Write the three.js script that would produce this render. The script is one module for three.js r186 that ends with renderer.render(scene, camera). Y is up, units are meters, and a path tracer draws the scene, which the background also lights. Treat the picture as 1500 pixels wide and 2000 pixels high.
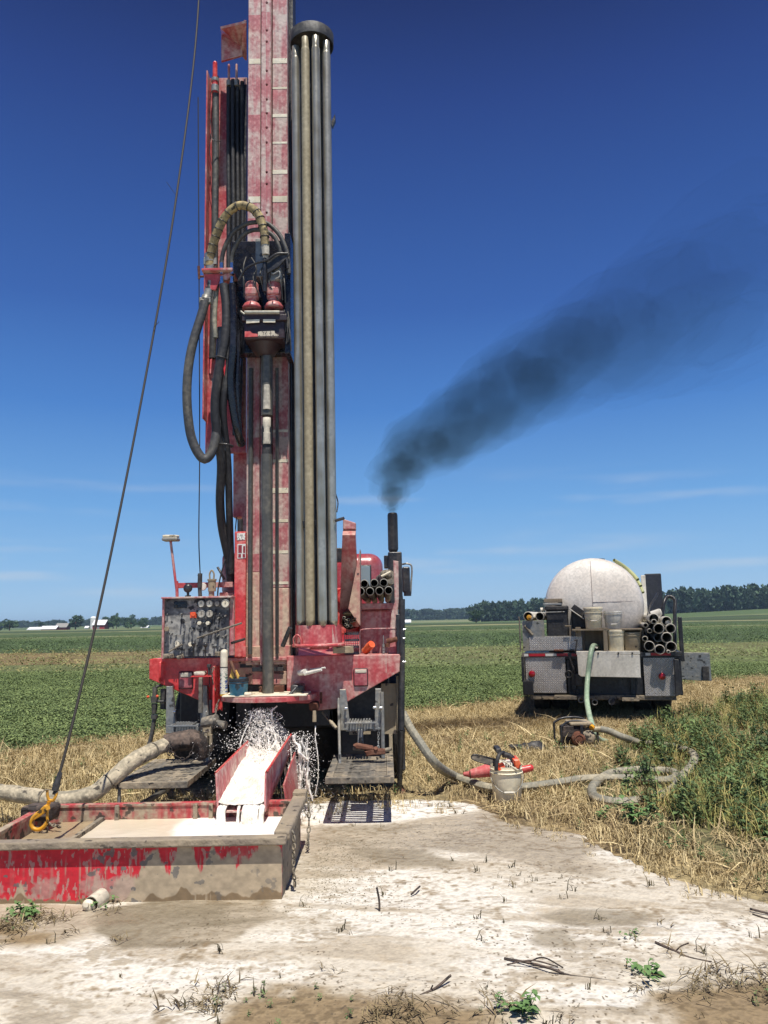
import * as THREE from 'three';
import { mergeGeometries } from 'three/addons/utils/BufferGeometryUtils.js';
import { RoundedBoxGeometry } from 'three/addons/geometries/RoundedBoxGeometry.js';

// ---------- camera ----------
const scene = new THREE.Scene();
const camera = new THREE.PerspectiveCamera(66.0, 0.75, 0.1, 6000);
camera.position.set(0, 1.6, 0);
camera.rotation.order = 'YXZ';
camera.rotation.set(0.13425, 0, -0.0192);
scene.add(camera);

// ---------- noise ----------
function rng(seed) { let s = seed >>> 0; return () => { s = (s + 0x6d2b79f5) | 0; let t = Math.imul(s ^ (s >>> 15), 1 | s); t = (t + Math.imul(t ^ (t >>> 7), 61 | t)) ^ t; return ((t ^ (t >>> 14)) >>> 0) / 4294967296; }; }
const HASH = (() => { const r = rng(7), a = new Float32Array(65536); for (let i = 0; i < a.length; i++) a[i] = r(); return a; })();
const lat = (i, j, s) => HASH[(i * 131 + j * 7919 + s * 3571) & 65535];
function vnoise(x, y, p, s) {            // value noise, tiling every p cells when p > 0
  let i = Math.floor(x), j = Math.floor(y); const f = x - i, g = y - j, u = f * f * (3 - 2 * f), v = g * g * (3 - 2 * g);
  let i1 = i + 1, j1 = j + 1;
  if (p) { i = ((i % p) + p) % p; i1 = ((i1 % p) + p) % p; j = ((j % p) + p) % p; j1 = ((j1 % p) + p) % p; }
  const a = lat(i, j, s), b = lat(i1, j, s), c = lat(i, j1, s), d = lat(i1, j1, s);
  return a + (b - a) * u + (c - a) * v + (a - b - c + d) * u * v;
}
function fbm(x, y, p, s, o = 4) { let t = 0, a = .5, n = 0; for (let k = 0; k < o; k++) { t += a * vnoise(x, y, p, s + k * 17); n += a; a *= .5; x *= 2; y *= 2; p *= 2; } return t / n; }
const clamp = (x, a = 0, b = 1) => Math.min(b, Math.max(a, x)), sstep = (a, b, x) => { const t = clamp((x - a) / (b - a)); return t * t * (3 - 2 * t); }, lerp = (a, b, t) => a + (b - a) * t;
const mix3 = (a, b, t) => [lerp(a[0], b[0], t), lerp(a[1], b[1], t), lerp(a[2], b[2], t)];
const hex = (h) => [(h >> 16) / 255, ((h >> 8) & 255) / 255, (h & 255) / 255], lin = (c) => (c <= .04045 ? c / 12.92 : ((c + .055) / 1.055) ** 2.4);

// ---------- sky, sun, exposure ----------
const EXPOSURE = 1.35;
{
  const W = 2048, Hh = 1024, data = new Float32Array(W * Hh * 4);
  const stops = [[0, 0xaccde9], [1.5, 0xa3c8e9], [4, 0x8fbde8], [8, 0x74aae2], [15, 0x5085cc], [22, 0x3e67b0], [29, 0x35579c], [35, 0x2e4889], [41, 0x25376c], [60, 0x1e3566], [90, 0x1b3060]].map(([e, c]) => [e, hex(c).map(lin)]);
  for (let r = 0; r < Hh; r++) {
    const el = Math.max(0, ((r + .5) / Hh - .5) * 180); let k = 0; while (k < stops.length - 2 && el > stops[k + 1][0]) k++;
    const c = mix3(stops[k][1], stops[k + 1][1], clamp((el - stops[k][0]) / (stops[k + 1][0] - stops[k][0])));
    for (let q = 0; q < W; q++) {
      const az = (q + .5) / W * 360, o = (r * W + q) * 4;
      // thin streaks of high cloud, low over the horizon all round
      const w = sstep(.48, .85, fbm(az / 360 * 40, el * 1.5, 0, 5, 5)) * sstep(.38, .62, fbm(az / 360 * 14 + 11, el * .3, 0, 9, 3)) * sstep(1, 3, el) * (1 - sstep(7, 11, el));
      for (let i = 0; i < 3; i++) data[o + i] = lerp(c[i], .72, w * .42) / EXPOSURE;
      data[o + 3] = 1;
    }
  }
  const t = new THREE.DataTexture(data, W, Hh, THREE.RGBAFormat, THREE.FloatType);
  t.mapping = THREE.EquirectangularReflectionMapping; t.magFilter = THREE.LinearFilter; t.needsUpdate = true;
  scene.background = t; scene.environment = t;
}
const sun = new THREE.DirectionalLight(new THREE.Color().setRGB(1, .945, .86), 4.2);
sun.name = 'sun'; sun.position.set(.085 * 40, 40, .39 * 40); sun.target.position.set(0, 0, 0);
sun.castShadow = true; sun.shadow.mapSize.set(4096, 4096);
Object.assign(sun.shadow.camera, { left: -30, right: 30, top: 30, bottom: -30, near: 1, far: 120 });
scene.add(sun, sun.target);
const renderer = new THREE.WebGLRenderer({ antialias: true });
renderer.toneMapping = THREE.LinearToneMapping; renderer.toneMappingExposure = EXPOSURE;
renderer.shadowMap.enabled = true;
scene.fog = new THREE.FogExp2(0xa9c4de, 0.00022);

// ---------- shapes: metres, x right, y up, d = distance in front of the viewer's standing point (z = -d) ----------
const V3 = (a) => new THREE.Vector3(a[0], a[1], a[2]);
function B(x0, x1, y0, y1, d0, d1, r = .006, seg = 1) {
  const w = x1 - x0, h = y1 - y0, d = d1 - d0, g = new RoundedBoxGeometry(w, h, d, seg, Math.min(r, w / 2.1, h / 2.1, d / 2.1));
  return g.translate((x0 + x1) / 2, (y0 + y1) / 2, -(d0 + d1) / 2);
}
function C(a, b, r0, r1 = r0, seg = 14, open = false) {
  a = V3(a); b = V3(b); const l = a.distanceTo(b), g = new THREE.CylinderGeometry(r1, r0, l, seg, 1, open);
  g.applyQuaternion(new THREE.Quaternion().setFromUnitVectors(new THREE.Vector3(0, 1, 0), b.clone().sub(a).normalize()));
  return g.translate((a.x + b.x) / 2, (a.y + b.y) / 2, (a.z + b.z) / 2);
}
function TB(pts, r, rad = 8, seg, closed = false) { const c = new THREE.CatmullRomCurve3(pts.map(V3), closed, 'centripetal'); return new THREE.TubeGeometry(c, seg ?? pts.length * 7, r, rad, closed); }
function EX(poly, d0, d1, bevel = .003, holes = []) {
  const s = new THREE.Shape(poly.map((p) => new THREE.Vector2(p[0], p[1])));
  for (const h of holes) s.holes.push(new THREE.Path(h.map((p) => new THREE.Vector2(p[0], p[1]))));
  const g = new THREE.ExtrudeGeometry(s, { depth: Math.max(1e-4, d1 - d0 - 2 * bevel), bevelEnabled: bevel > 0, bevelThickness: bevel, bevelSize: bevel, bevelOffset: -bevel, bevelSegments: 1, curveSegments: 8 });
  return g.translate(0, 0, -d1 + bevel);
}
function LA(profile, at, axis = [0, 1, 0], seg = 24) {     // profile: [radius, height] pairs, turned about axis at a point
  const g = new THREE.LatheGeometry(profile.map((p) => new THREE.Vector2(Math.max(p[0], 1e-4), p[1])), seg);
  g.applyQuaternion(new THREE.Quaternion().setFromUnitVectors(new THREE.Vector3(0, 1, 0), V3(axis).normalize()));
  return g.translate(at[0], at[1], at[2]);
}
function TO(at, R, r, axis = [0, 0, 1], arc = Math.PI * 2, seg = 20, turn = 0) {
  const g = new THREE.TorusGeometry(R, r, 7, seg, arc); g.rotateZ(turn);
  g.applyQuaternion(new THREE.Quaternion().setFromUnitVectors(new THREE.Vector3(0, 0, 1), V3(axis).normalize()));
  return g.translate(at[0], at[1], at[2]);
}
function SP(at, r, sx = 1, sy = 1, sz = 1, w = 14, h = 10) { return new THREE.SphereGeometry(r, w, h).scale(sx, sy, sz).translate(at[0], at[1], at[2]); }
function pipeGeo(a, b, r, wall, seg = 18) {                // an open pipe with a wall
  const d = V3(b).sub(V3(a)), l = d.length();
  return LA([[r - wall, 0], [r, 0], [r, l], [r - wall, l], [r - wall, 0]], a, d.toArray(), seg);
}
function hosePts(g, amp, s) { const p = g.attributes.position, n = g.attributes.normal; for (let i = 0; i < p.count; i++) { const k = (fbm(p.getX(i) * 9 + 3, p.getY(i) * 9 - p.getZ(i) * 7, 0, s, 3) - .5) * amp; p.setXYZ(i, p.getX(i) + n.getX(i) * k, p.getY(i) + n.getY(i) * k, p.getZ(i) + n.getZ(i) * k); } return g; }
const rough = (g, amp, f = 6, s = 3) => { const p = g.attributes.position; for (let i = 0; i < p.count; i++) { const x = p.getX(i), y = p.getY(i), z = p.getZ(i); p.setXYZ(i, x + (fbm(y * f, z * f, 0, s, 3) - .5) * amp, y + (fbm(x * f, z * f, 0, s + 5, 3) - .5) * amp, z + (fbm(x * f, y * f, 0, s + 9, 3) - .5) * amp); } g.computeVertexNormals(); return g; };
function chainGeo(pts, size = .022, wire = .0045) {        // links along a path, every other one turned
  const c = new THREE.CatmullRomCurve3(pts.map(V3), false, 'centripetal'), l = c.getLength(), n = Math.max(2, Math.round(l / (size * 1.35))), out = [], m = new THREE.Matrix4(), q = new THREE.Quaternion(), q2 = new THREE.Quaternion();
  for (let i = 0; i < n; i++) {
    const t = (i + .5) / n, p = c.getPointAt(t), d = c.getTangentAt(t), g = new THREE.TorusGeometry(size * .42, wire, 5, 10);
    g.scale(.72, 1.25, 1);
    q.setFromUnitVectors(new THREE.Vector3(0, 1, 0), d); q2.setFromAxisAngle(d, i % 2 ? 1.5708 : 0); g.applyMatrix4(m.makeRotationFromQuaternion(q2.multiply(q)));
    out.push(g.translate(p.x, p.y, p.z));
  }
  return out;
}
function uvBox(g) {                                        // uv in metres from the face's main direction
  const p = g.attributes.position, uv = new Float32Array(p.count * 2), a = new THREE.Vector3(), b = new THREE.Vector3(), c = new THREE.Vector3();
  for (let i = 0; i < p.count; i += 3) {
    a.fromBufferAttribute(p, i); b.fromBufferAttribute(p, i + 1); c.fromBufferAttribute(p, i + 2);
    const n = b.clone().sub(a).cross(c.clone().sub(a)), ax = Math.abs(n.x), ay = Math.abs(n.y), az = Math.abs(n.z), k = az >= ax && az >= ay ? 2 : ax >= ay ? 0 : 1;
    [a, b, c].forEach((v, j) => { uv[(i + j) * 2] = k === 0 ? v.z : v.x; uv[(i + j) * 2 + 1] = k === 1 ? v.z : v.y; });
  }
  return g.setAttribute('uv', new THREE.BufferAttribute(uv, 2));
}
function merge(list, keepUv = false) {
  const gs = [list].flat(Infinity).map((g) => { const n = g.index ? g.toNonIndexed() : g; if (!n.attributes.normal) n.computeVertexNormals(); if (!keepUv) uvBox(n); for (const k of Object.keys(n.attributes)) if (!['position', 'normal', 'uv'].includes(k)) n.deleteAttribute(k); return n; });
  return gs.length === 1 ? gs[0] : mergeGeometries(gs);
}
// ---------- things and parts ----------
const taken = {}, bases = new Map();
function numbered(n) { const k = (taken[n] = (taken[n] ?? -1) + 1); return k ? n + '_' + String(k).padStart(3, '0') : n; }
function tag(o, label, category, group) { if (label) o.userData.label = label; if (category) o.userData.category = category; if (group) o.userData.group = group; return o; }
function thing(name, label, category, base, group) { const o = new THREE.Group(); o.name = numbered(name); o.position.set(...base); bases.set(o, V3(base)); scene.add(o); return tag(o, label, category, group); }
function shade(m) { m.castShadow = m.receiveShadow = true; return m; }
function part(name, geos, mat, parent, label, keepUv) {
  const b = bases.get(parent), g = merge(geos, keepUv).translate(-b.x, -b.y, -b.z), m = shade(new THREE.Mesh(g, mat));
  m.name = name; parent.add(m); bases.set(m, b); if (label) m.userData.label = label; return m;
}
const parts = (name, list, m, parent, label) => list.map((g) => part(name, g, m, parent, label));
// a plate between four corners, with a thickness
const quad = (a, bb, c, d, th) => { const g = new THREE.BufferGeometry(), n = V3(bb).sub(V3(a)).cross(V3(d).sub(V3(a))).normalize().multiplyScalar(th), P4 = [a, bb, c, d], Q = P4.map((p) => [p[0] + n.x, p[1] + n.y, p[2] + n.z]), F = (...q) => [...q[0], ...q[1], ...q[2], ...q[0], ...q[2], ...q[3]]; g.setAttribute('position', new THREE.Float32BufferAttribute([...F(a, d, c, bb), ...F(...Q), ...F(a, bb, Q[1], Q[0]), ...F(bb, c, Q[2], Q[1]), ...F(c, d, Q[3], Q[2]), ...F(d, a, Q[0], Q[3])], 3)); g.computeVertexNormals(); return g; };
function solo(name, geos, mat, label, category, base, group, keepUv) {       // a thing that is one mesh
  const m = shade(new THREE.Mesh(merge(geos, keepUv).translate(-base[0], -base[1], -base[2]), mat)); m.name = numbered(name); m.position.set(...base); scene.add(m); bases.set(m, V3(base)); return tag(m, label, category, group);
}
function struct(name, geo, mat) { const m = shade(new THREE.Mesh(geo, mat)); m.name = name; m.userData.kind = 'structure'; scene.add(m); return m; }
function copy(o, pos, label, turn) { const c = o.clone(); c.name = numbered(o.name.replace(/_\d{3}$/, '')); c.position.set(...pos); if (turn) c.rotation.set(...turn); if (label) c.userData.label = label; scene.add(c); return c; }
function stuff(name, geo, mat, mats, cols, label, category) {
  const m = shade(new THREE.InstancedMesh(geo, mat, mats.length)); mats.forEach((x, i) => m.setMatrixAt(i, x)); if (cols) cols.forEach((c, i) => m.setColorAt(i, c));
  m.name = name; m.userData.kind = 'stuff'; tag(m, label, category); scene.add(m); return m;
}
// ---------- procedural textures ----------
function tex(w, h, f, rep = 1, srgb = true) {
  const d = new Uint8Array(w * h * 4);
  for (let y = 0, o = 0; y < h; y++) for (let x = 0; x < w; x++, o += 4) { const c = f((x + .5) / w, (y + .5) / h); d[o] = clamp(c[0]) * 255; d[o + 1] = clamp(c[1]) * 255; d[o + 2] = clamp(c[2]) * 255; d[o + 3] = c.length > 3 ? clamp(c[3]) * 255 : 255; }
  const t = new THREE.DataTexture(d, w, h, THREE.RGBAFormat); t.wrapS = t.wrapT = THREE.RepeatWrapping; t.magFilter = THREE.LinearFilter; t.minFilter = THREE.LinearMipmapLinearFilter; t.generateMipmaps = true;
  if (srgb) t.colorSpace = THREE.SRGBColorSpace; t.repeat.set(rep, rep); t.needsUpdate = true; return t;
}
const grey = (v) => [v, v, v];
const NB = tex(512, 512, (u, v) => grey(fbm(u * 16, v * 16, 16, 3, 5)), 1.6, false);        // general unevenness
const NF = tex(512, 512, (u, v) => grey(.35 + .75 * fbm(u * 24, v * 24, 24, 41, 4)), 1.3, false); // gloss breakup
// paint or metal under dust, streaks and chips
function coat(seed, base, dust, o = {}) {
  const b = hex(base), d = hex(dust), k = hex(o.chip ?? 0x3a3434), amt = o.amt ?? .5, st = o.streak ?? .5, chip = o.chips ?? .0, size = o.size ?? 256;
  return tex(size, size, (u, v) => {
    const n = fbm(u * 5, v * 5, 5, seed, 5), s = fbm(u * 40, v * 3, 0, seed + 50, 3) * .5 + fbm(u * 12 , v * 2, 0, seed + 70, 3) * .5, f = fbm(u * 48, v * 48, 48, seed + 20, 3);
    let t = clamp(amt + (n - .5) * 1.5 + (s - .5) * st * 1.4 + (f - .5) * .6); t = t * t * (3 - 2 * t);
    let c = mix3(b, d, t); c = c.map((x) => x * (.88 + .24 * f));
    if (chip > 0) c = mix3(c, k, sstep(.72 - chip * .2, .76 - chip * .2, fbm(u * 18, v * 18, 18, seed + 90, 4)) * .9);
    return c;
  }, o.rep ?? .9);
}
function mat(o) { const m = new THREE.MeshPhysicalMaterial({ roughness: .7, ...o }); if (o.bumpMap === undefined) { m.bumpMap = NB; m.bumpScale = o.bumpScale ?? .004; } return m; }
const M = {
  red: mat({ map: coat(1, 0xb64a4d, 0xc09a8f, { amt: .54, streak: .9 }), roughness: .5, roughnessMap: NF, bumpScale: .002 }),
  redBright: mat({ map: coat(2, 0xcd3b3b, 0xcf8b80, { amt: .3, streak: .6 }), roughness: .42, roughnessMap: NF, bumpScale: .0015 }),
  pink: mat({ map: coat(4, 0xae6166, 0xbfaba0, { amt: .58, streak: 1.4, size: 512 }), roughness: .68, bumpScale: .003 }),
  tanred: mat({ map: coat(5, 0xc06a6c, 0xb89c86, { amt: .66, streak: .9, chips: .1 }), roughness: .8 }),
  black: mat({ map: coat(6, 0x26272b, 0x4a4744, { amt: .34 }), roughness: .55, roughnessMap: NF }),
  grease: mat({ map: coat(7, 0x191a20, 0x34343a, { amt: .2 }), roughness: .32, roughnessMap: NF }),
  rubber: mat({ map: coat(8, 0x26262a, 0x55524c, { amt: .3 }), roughness: .62 }),
  tyre: mat({ map: coat(9, 0x28282a, 0x5b554c, { amt: .42 }), roughness: .9 }),
  steel: mat({ map: coat(10, 0xb0ac9e, 0x8e8877, { amt: .5, streak: 1 }), metalness: .55, roughness: .3, bumpScale: .0008 }),
  rodtan: mat({ map: coat(11, 0x94876a, 0xa4987c, { amt: .55, streak: .8 }), metalness: .1, roughness: .5, bumpScale: .001 }),
  rodmud: mat({ map: coat(12, 0x55544f, 0x716b5f, { amt: .4, streak: 1 }), metalness: .2, roughness: .42, bumpScale: .001 }),
  chrome: mat({ color: 0xc9ccd0, metalness: 1, roughness: .18, bumpScale: .0005 }),
  mudpaint: mat({ map: coat(42, 0xc3867f, 0xc9b49f, { amt: .66, streak: 1.2 }), roughness: .85 }),
  galv: mat({ map: coat(13, 0x85898b, 0x9b9587, { amt: .45, chips: .18, chip: 0x3d3c3a }), metalness: .3, roughness: .6, roughnessMap: NF }),
  mudmetal: mat({ map: coat(14, 0x63605a, 0x9a8d78, { amt: .5, chips: .3, chip: 0x2f2d2b }), roughness: .85, bumpScale: .008 }),
  tanplate: mat({ map: coat(15, 0xa79b84, 0x8f8068, { amt: .5, chips: .1 }), roughness: .85 }),
  panel: mat({ map: coat(16, 0x484a4f, 0x9d9b95, { amt: .55, streak: .2, chips: .3, chip: 0x26272b }), roughness: .75 }),
  hose: mat({ map: coat(17, 0x3a3b3e, 0x5d594f, { amt: .42 }), roughness: .6 }),
  beigehose: mat({ map: coat(18, 0x7a6b4c, 0xb09c6c, { amt: .5, chips: .2, chip: 0x3e3829 }), roughness: .75, bumpScale: .006 }),
  mudhose: mat({ map: coat(19, 0x8a8372, 0xc2b59b, { amt: .55, chips: .22, chip: 0x4c4740 }), roughness: .88, bumpScale: .01 }),
  darkmud: mat({ map: coat(20, 0x3a3330, 0x6b5b50, { amt: .4, chips: .3, chip: 0x241f1e }), roughness: .8, bumpScale: .012 }),
  corr: mat({ map: coat(21, 0x807e72, 0xa39b86, { amt: .5 }), roughness: .7 }),
  green: mat({ map: coat(22, 0x96ad92, 0xafbda4, { amt: .4 }), roughness: .45, bumpScale: .001 }),
  pvc: mat({ map: coat(23, 0xb9b4a6, 0x938b7c, { amt: .45 }), roughness: .6 }),
  pvcgrey: mat({ map: coat(24, 0x8d8b84, 0x77726a, { amt: .5 }), roughness: .7 }),
  white: mat({ map: coat(25, 0xdedbd2, 0xb9b2a2, { amt: .28, streak: .6 }), roughness: .55, bumpScale: .001 }),
  pailcream: mat({ map: coat(43, 0xf0e6ca, 0xd6c8a4, { amt: .35, streak: .6 }), roughness: .5, bumpScale: .0015 }),
  cream: mat({ map: coat(26, 0xe4dcc6, 0xc8bb9f, { amt: .35, streak: .6, chips: .05, chip: 0x6a5f4c }), roughness: .5, bumpScale: .0015 }),
  greybox: mat({ map: coat(27, 0xe6e2d7, 0xd0ccc0, { amt: .4, streak: .9 }), roughness: .55, bumpScale: .001 }),
  tank: mat({ map: coat(28, 0xdbd5cc, 0xd0c7bc, { amt: .4, streak: .4 }), roughness: .42, bumpScale: .0012 }),
  blue: mat({ map: coat(29, 0x2f7f9e, 0x8fa39c, { amt: .35, chips: .2, chip: 0x37474c }), roughness: .5 }),
  yellow: mat({ map: coat(30, 0xd99a1c, 0xb88a3c, { amt: .3, chips: .18, chip: 0x4a3a22 }), roughness: .42, bumpScale: .002 }),
  orange: mat({ map: coat(31, 0xe2512c, 0xd9774c, { amt: .3 }), roughness: .45 }),
  rust: mat({ map: coat(32, 0x5d3526, 0x7c5a48, { amt: .45, chips: .2, chip: 0x2e2320 }), roughness: .9, bumpScale: .006 }),
  wood: mat({ map: tex(256, 256, (u, v) => mix3(hex(0x6f6353), hex(0x9b8f7c), fbm(u * 30, v * 3, 0, 77, 4))), roughness: .9 }),
  glass: mat({ color: 0x9fb4bb, metalness: 0, roughness: .08, transmission: .35, bumpScale: 0 }),
  lens: mat({ map: coat(33, 0x9c3a46, 0xb07a78, { amt: .45 }), roughness: .3, bumpScale: .001 }),
  lensred: mat({ color: 0xa81420, roughness: .2, clearcoat: .6, bumpScale: 0 }),
  dust: mat({ map: coat(34, 0xa7a195, 0xc6beac, { amt: .5 }), roughness: .95, bumpScale: .004 }),
  blackpl: mat({ map: coat(35, 0x25262a, 0x403e3c, { amt: .36 }), roughness: .5 }),
  foliage: mat({ color: 0xffffff, roughness: .75, bumpMap: null, side: THREE.DoubleSide }),
  straw: mat({ color: 0xffffff, roughness: .8, bumpMap: null, side: THREE.DoubleSide }),
  redtape: mat({ color: 0xb3202c, roughness: .35, bumpScale: 0 }), whitetape: mat({ color: 0xd8d6d0, roughness: .35, bumpScale: 0 }),
  cable: mat({ color: 0x3a3632, roughness: .6, metalness: .4, bumpScale: .001 }),
};
// diamond plate: raised lozenges, alternately turned
const dpBump = tex(256, 256, (u, v) => {
  let h = 0; for (let k = 0; k < 2; k++) { const s = k ? 1 : -1, x = u * 4 + k * .5, y = v * 4 + k * .5, a = (x - Math.floor(x) - .5), b = (y - Math.floor(y) - .5), p = (a + s * b) * .707, q = (a - s * b) * .707; h = Math.max(h, 1 - sstep(.75, 1, Math.hypot(p / .11, q / .36))); }
  return grey(h);
}, 5, false);
M.tread = mat({ color: 0xcfccc8, metalness: .4, roughness: .3, bumpMap: null });
M.diamond = mat({ map: coat(36, 0xb5b2b0, 0x9a958f, { amt: .45, streak: .5 }), metalness: .3, roughness: .38, roughnessMap: NF, bumpMap: dpBump, bumpScale: .006 });
// ---------- the ground ----------
const pw = (pts) => (x) => { if (x <= pts[0][0]) return pts[0][1]; for (let i = 1; i < pts.length; i++) if (x <= pts[i][0]) return lerp(pts[i - 1][1], pts[i][1], (x - pts[i - 1][0]) / (pts[i][0] - pts[i - 1][0])); return pts[pts.length - 1][1]; };
const cropEdge = pw([[-30, -8], [-5, -10.4], [-3.5, -12], [.4, -14.3], [3.5, -16.6], [8, -19.4], [20, -25], [60, -40]]);
const mudEdge = pw([[-6, -4.9], [-3.2, -5.1], [-2.5, -5.9], [-1.6, -6.9], [-1, -7.7], [.3, -7.6], [.85, -7.3], [1.05, -6.6], [1.55, -6.25], [1.65, -5.5], [2.1, -4.95], [2.7, -4.5], [4, -4.1], [6, -3.6]]);
const hillH = (x, z) => sstep(120, 520, -z) * (sstep(60, 330, x) * 6.3 - 1.5) + (z < -60 ? (fbm(x * .01, z * .01, 0, 60, 3) - .5) * 1.2 * sstep(60, 300, -z) : 0);
const groundH = (x, z) => hillH(x, z) + (fbm(x * .5, z * .5, 0, 61, 3) - .5) * .05 * sstep(6, 9, Math.abs(z) + Math.max(0, Math.abs(x) - 4)) ;
function sdf(poly, x, z) {               // signed distance to a polygon in plan, negative inside
  let d = 1e9, inside = false;
  for (let i = 0, j = poly.length - 1; i < poly.length; j = i++) {
    const [ax, az] = poly[i], [bx, bz] = poly[j], ex = bx - ax, ez = bz - az, t = clamp(((x - ax) * ex + (z - az) * ez) / (ex * ex + ez * ez));
    d = Math.min(d, Math.hypot(x - ax - ex * t, z - az - ez * t));
    if ((az > z) !== (bz > z) && x < (bx - ax) * (z - az) / (bz - az) + ax) inside = !inside;
  }
  return inside ? -d : d;
}
const plan = (l) => l.map((p) => [p[0], p[2]]);
const weedZone = plan([[2.313,0,-8.569],[3.35,0,-10.596],[4.781,0,-12.865],[6.595,0,-15.224],[9.071,0,-16.546],[3.024,0,-5.233],[2.396,0,-5.272],[2.168,0,-5.505],[1.971,0,-6.02],[1.998,0,-6.98]]);
const strawShade = hex(0xb9a77f), soilC = hex(0x8f7a5c);
{
  const zs = []; for (let z = 5; z > -26; z -= .2) zs.push(z); for (let z = -26, s = .4; z > -4200; z -= s, s *= 1.045) zs.push(z); zs.push(-4500);
  const NX = 170, pos = [], col = [], uv = [], idx = [];
  const C1 = { crop: hex(0x6f7f48), cropD: hex(0x4b5d35), olive: hex(0x7e8050), brown: hex(0x978259), pale: hex(0xa8a67a), far: hex(0x607742) };
  zs.forEach((z, r) => {
    for (let q = 0; q <= NX; q++) {
      const s = (q / NX - .5) * 2, x = s * (9 + Math.max(0, -z) * 1.15) + Math.sign(s) * s * s * 3, d = -z, n = fbm(x * .05, z * .12, 0, 80, 4), e = cropEdge(x) + (fbm(x * .9, z * .9, 0, 82, 3) - .5) * 1.4;
      const dd = d + (n - .5) * d * .05 + x * .09 * sstep(14, 30, d);
      let c;
      if (z > e) c = mix3(strawShade, soilC, sstep(.45, .75, fbm(x * 1.2, z * 1.2, 0, 84, 4)));
      else if (dd < 24.5) c = mix3(C1.crop, C1.cropD, n); else if (dd < 25.6) c = mix3(C1.pale, C1.olive, n);
      else if (dd < 31) c = mix3(C1.olive, C1.crop, n); else if (dd < 44) c = mix3(C1.brown, C1.olive, sstep(-16, -4, x + (n - .5) * 12)); else if (dd < 79) c = mix3(C1.cropD, C1.far, n * .5);
      else if (dd < 97) c = mix3(C1.olive, C1.far, .5 + n * .5); else if (dd < 101) c = C1.pale; else if (dd < 154) c = mix3(C1.cropD, C1.far, n); else if (dd < 172) c = C1.pale;
      else if (dd < 330) c = mix3(C1.far, C1.cropD, sstep(.4, .6, fbm(x * .004, z * .02, 0, 86, 2))); else c = mix3(C1.far, C1.pale, sstep(.35, .6, fbm(x * .003, z * .012, 0, 88, 2)) * .7);
      if (sdf(weedZone, x, z) < .2 + (n - .5)) c = mix3(c, hex(0x5d6240), .6);
      const h = groundH(x, z); pos.push(x, d < 9.5 && z > -9.5 && x > -7 ? Math.min(h, .0) - .004 : h, z); col.push(...c.map(lin)); uv.push(x, z);
      if (r && q) { const a = r * (NX + 1) + q, b = a - NX - 1; idx.push(b - 1, b, a - 1, b, a, a - 1); }
    }
  });
  const g = new THREE.BufferGeometry(); g.setAttribute('position', new THREE.Float32BufferAttribute(pos, 3)); g.setAttribute('color', new THREE.Float32BufferAttribute(col, 3)); g.setAttribute('uv', new THREE.Float32BufferAttribute(uv, 2)); g.setIndex(idx);
  g.computeVertexNormals(); if (g.attributes.normal.getY(2000) < 0) { for (let i = 0; i < idx.length; i += 3) { const t = idx[i]; idx[i] = idx[i + 1]; idx[i + 1] = t; } g.setIndex(idx); g.computeVertexNormals(); }
  const grain = tex(768, 768, (u, v) => { const a = fbm(u * 60, v * 60, 60, 91, 4), b = fbm(u * 9, v * 9, 9, 93, 4), k = .5 + .62 * a + .35 * (b - .5); return [k, k, k * .97]; }, .35);
  const bump = tex(768, 768, (u, v) => grey(fbm(u * 50, v * 50, 50, 95, 5)), .35, false);
  struct('ground', g, new THREE.MeshStandardMaterial({ map: grain, vertexColors: true, roughness: .95, bumpMap: bump, bumpScale: .06 }));
}
// the spread of drilling mud over the soil: cream when dry, tan where it is still wet
const MX0 = -4.8, MX1 = 5.2, MZ0 = -8.6, MZ1 = -1.2;
const mudIn = (x, z) => { const n = (fbm(x * 1.4, z * 1.4, 0, 100, 5) - .5) * 1.1 + (fbm(x * 7, z * 7, 0, 104, 3) - .5) * .35; return sstep(-.12, .5, z - mudEdge(x + n * .5) + n * .55); };
const wet = plan([[-0.682,0,-6.383],[-0.007,0,-6.425],[0.831,0,-6.717],[1.362,0,-6.294],[1.405,0,-5.333],[1.219,0,-5.121],[0.748,0,-5.574],[0.307,0,-5.685],[-0.14,0,-5.201],[-0.405,0,-5.318],[-0.661,0,-5.688]]), pool = plan([[-1.66,0,-4.626],[-1.285,0,-4.813],[-0.668,0,-4.951],[-0.641,0,-4.485],[-0.765,0,-4.234],[-1.091,0,-4.101],[-1.346,0,-4.077],[-1.509,0,-4.288]]),
  soilA = plan([[-2.854,0,-4.814],[-1.69,0,-4.785],[-1.525,0,-4.444],[-1.512,0,-4.225],[-1.764,0,-4.096],[-2.501,0,-4.239]]), soilB = plan([[-0.731,0,-3.572],[-0.55,0,-3.665],[-0.242,0,-3.7],[0.071,0,-3.649],[0.302,0,-3.531],[0.485,0,-3.349],[0.422,0,-3.078],[-0.654,0,-3.115]]), soilC2 = plan([[1.143,0,-3.498],[1.413,0,-3.585],[1.858,0,-3.686],[1.507,0,-3.041],[1.022,0,-3.058]]),
  bright = plan([[-1.036,0,-7.512],[-0.57,0,-7.557],[0.045,0,-7.546],[0.904,0,-7.265],[0.803,0,-6.823],[0.32,0,-6.558],[-0.087,0,-6.462],[-0.611,0,-6.47],[-0.838,0,-6.678]]), spotA = plan([[0.875,0,-4.467],[1.08,0,-4.575],[1.337,0,-4.502],[1.301,0,-4.291],[0.95,0,-4.268]]), spotB = plan([[0.677,0,-4.203],[0.883,0,-4.206],[0.869,0,-4.035],[0.694,0,-4.02]]), spotC = plan([[-0.26,0,-5.783],[0.237,0,-5.701],[0.455,0,-5.392],[0.314,0,-5.275],[-0.145,0,-5.429]]);
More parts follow.
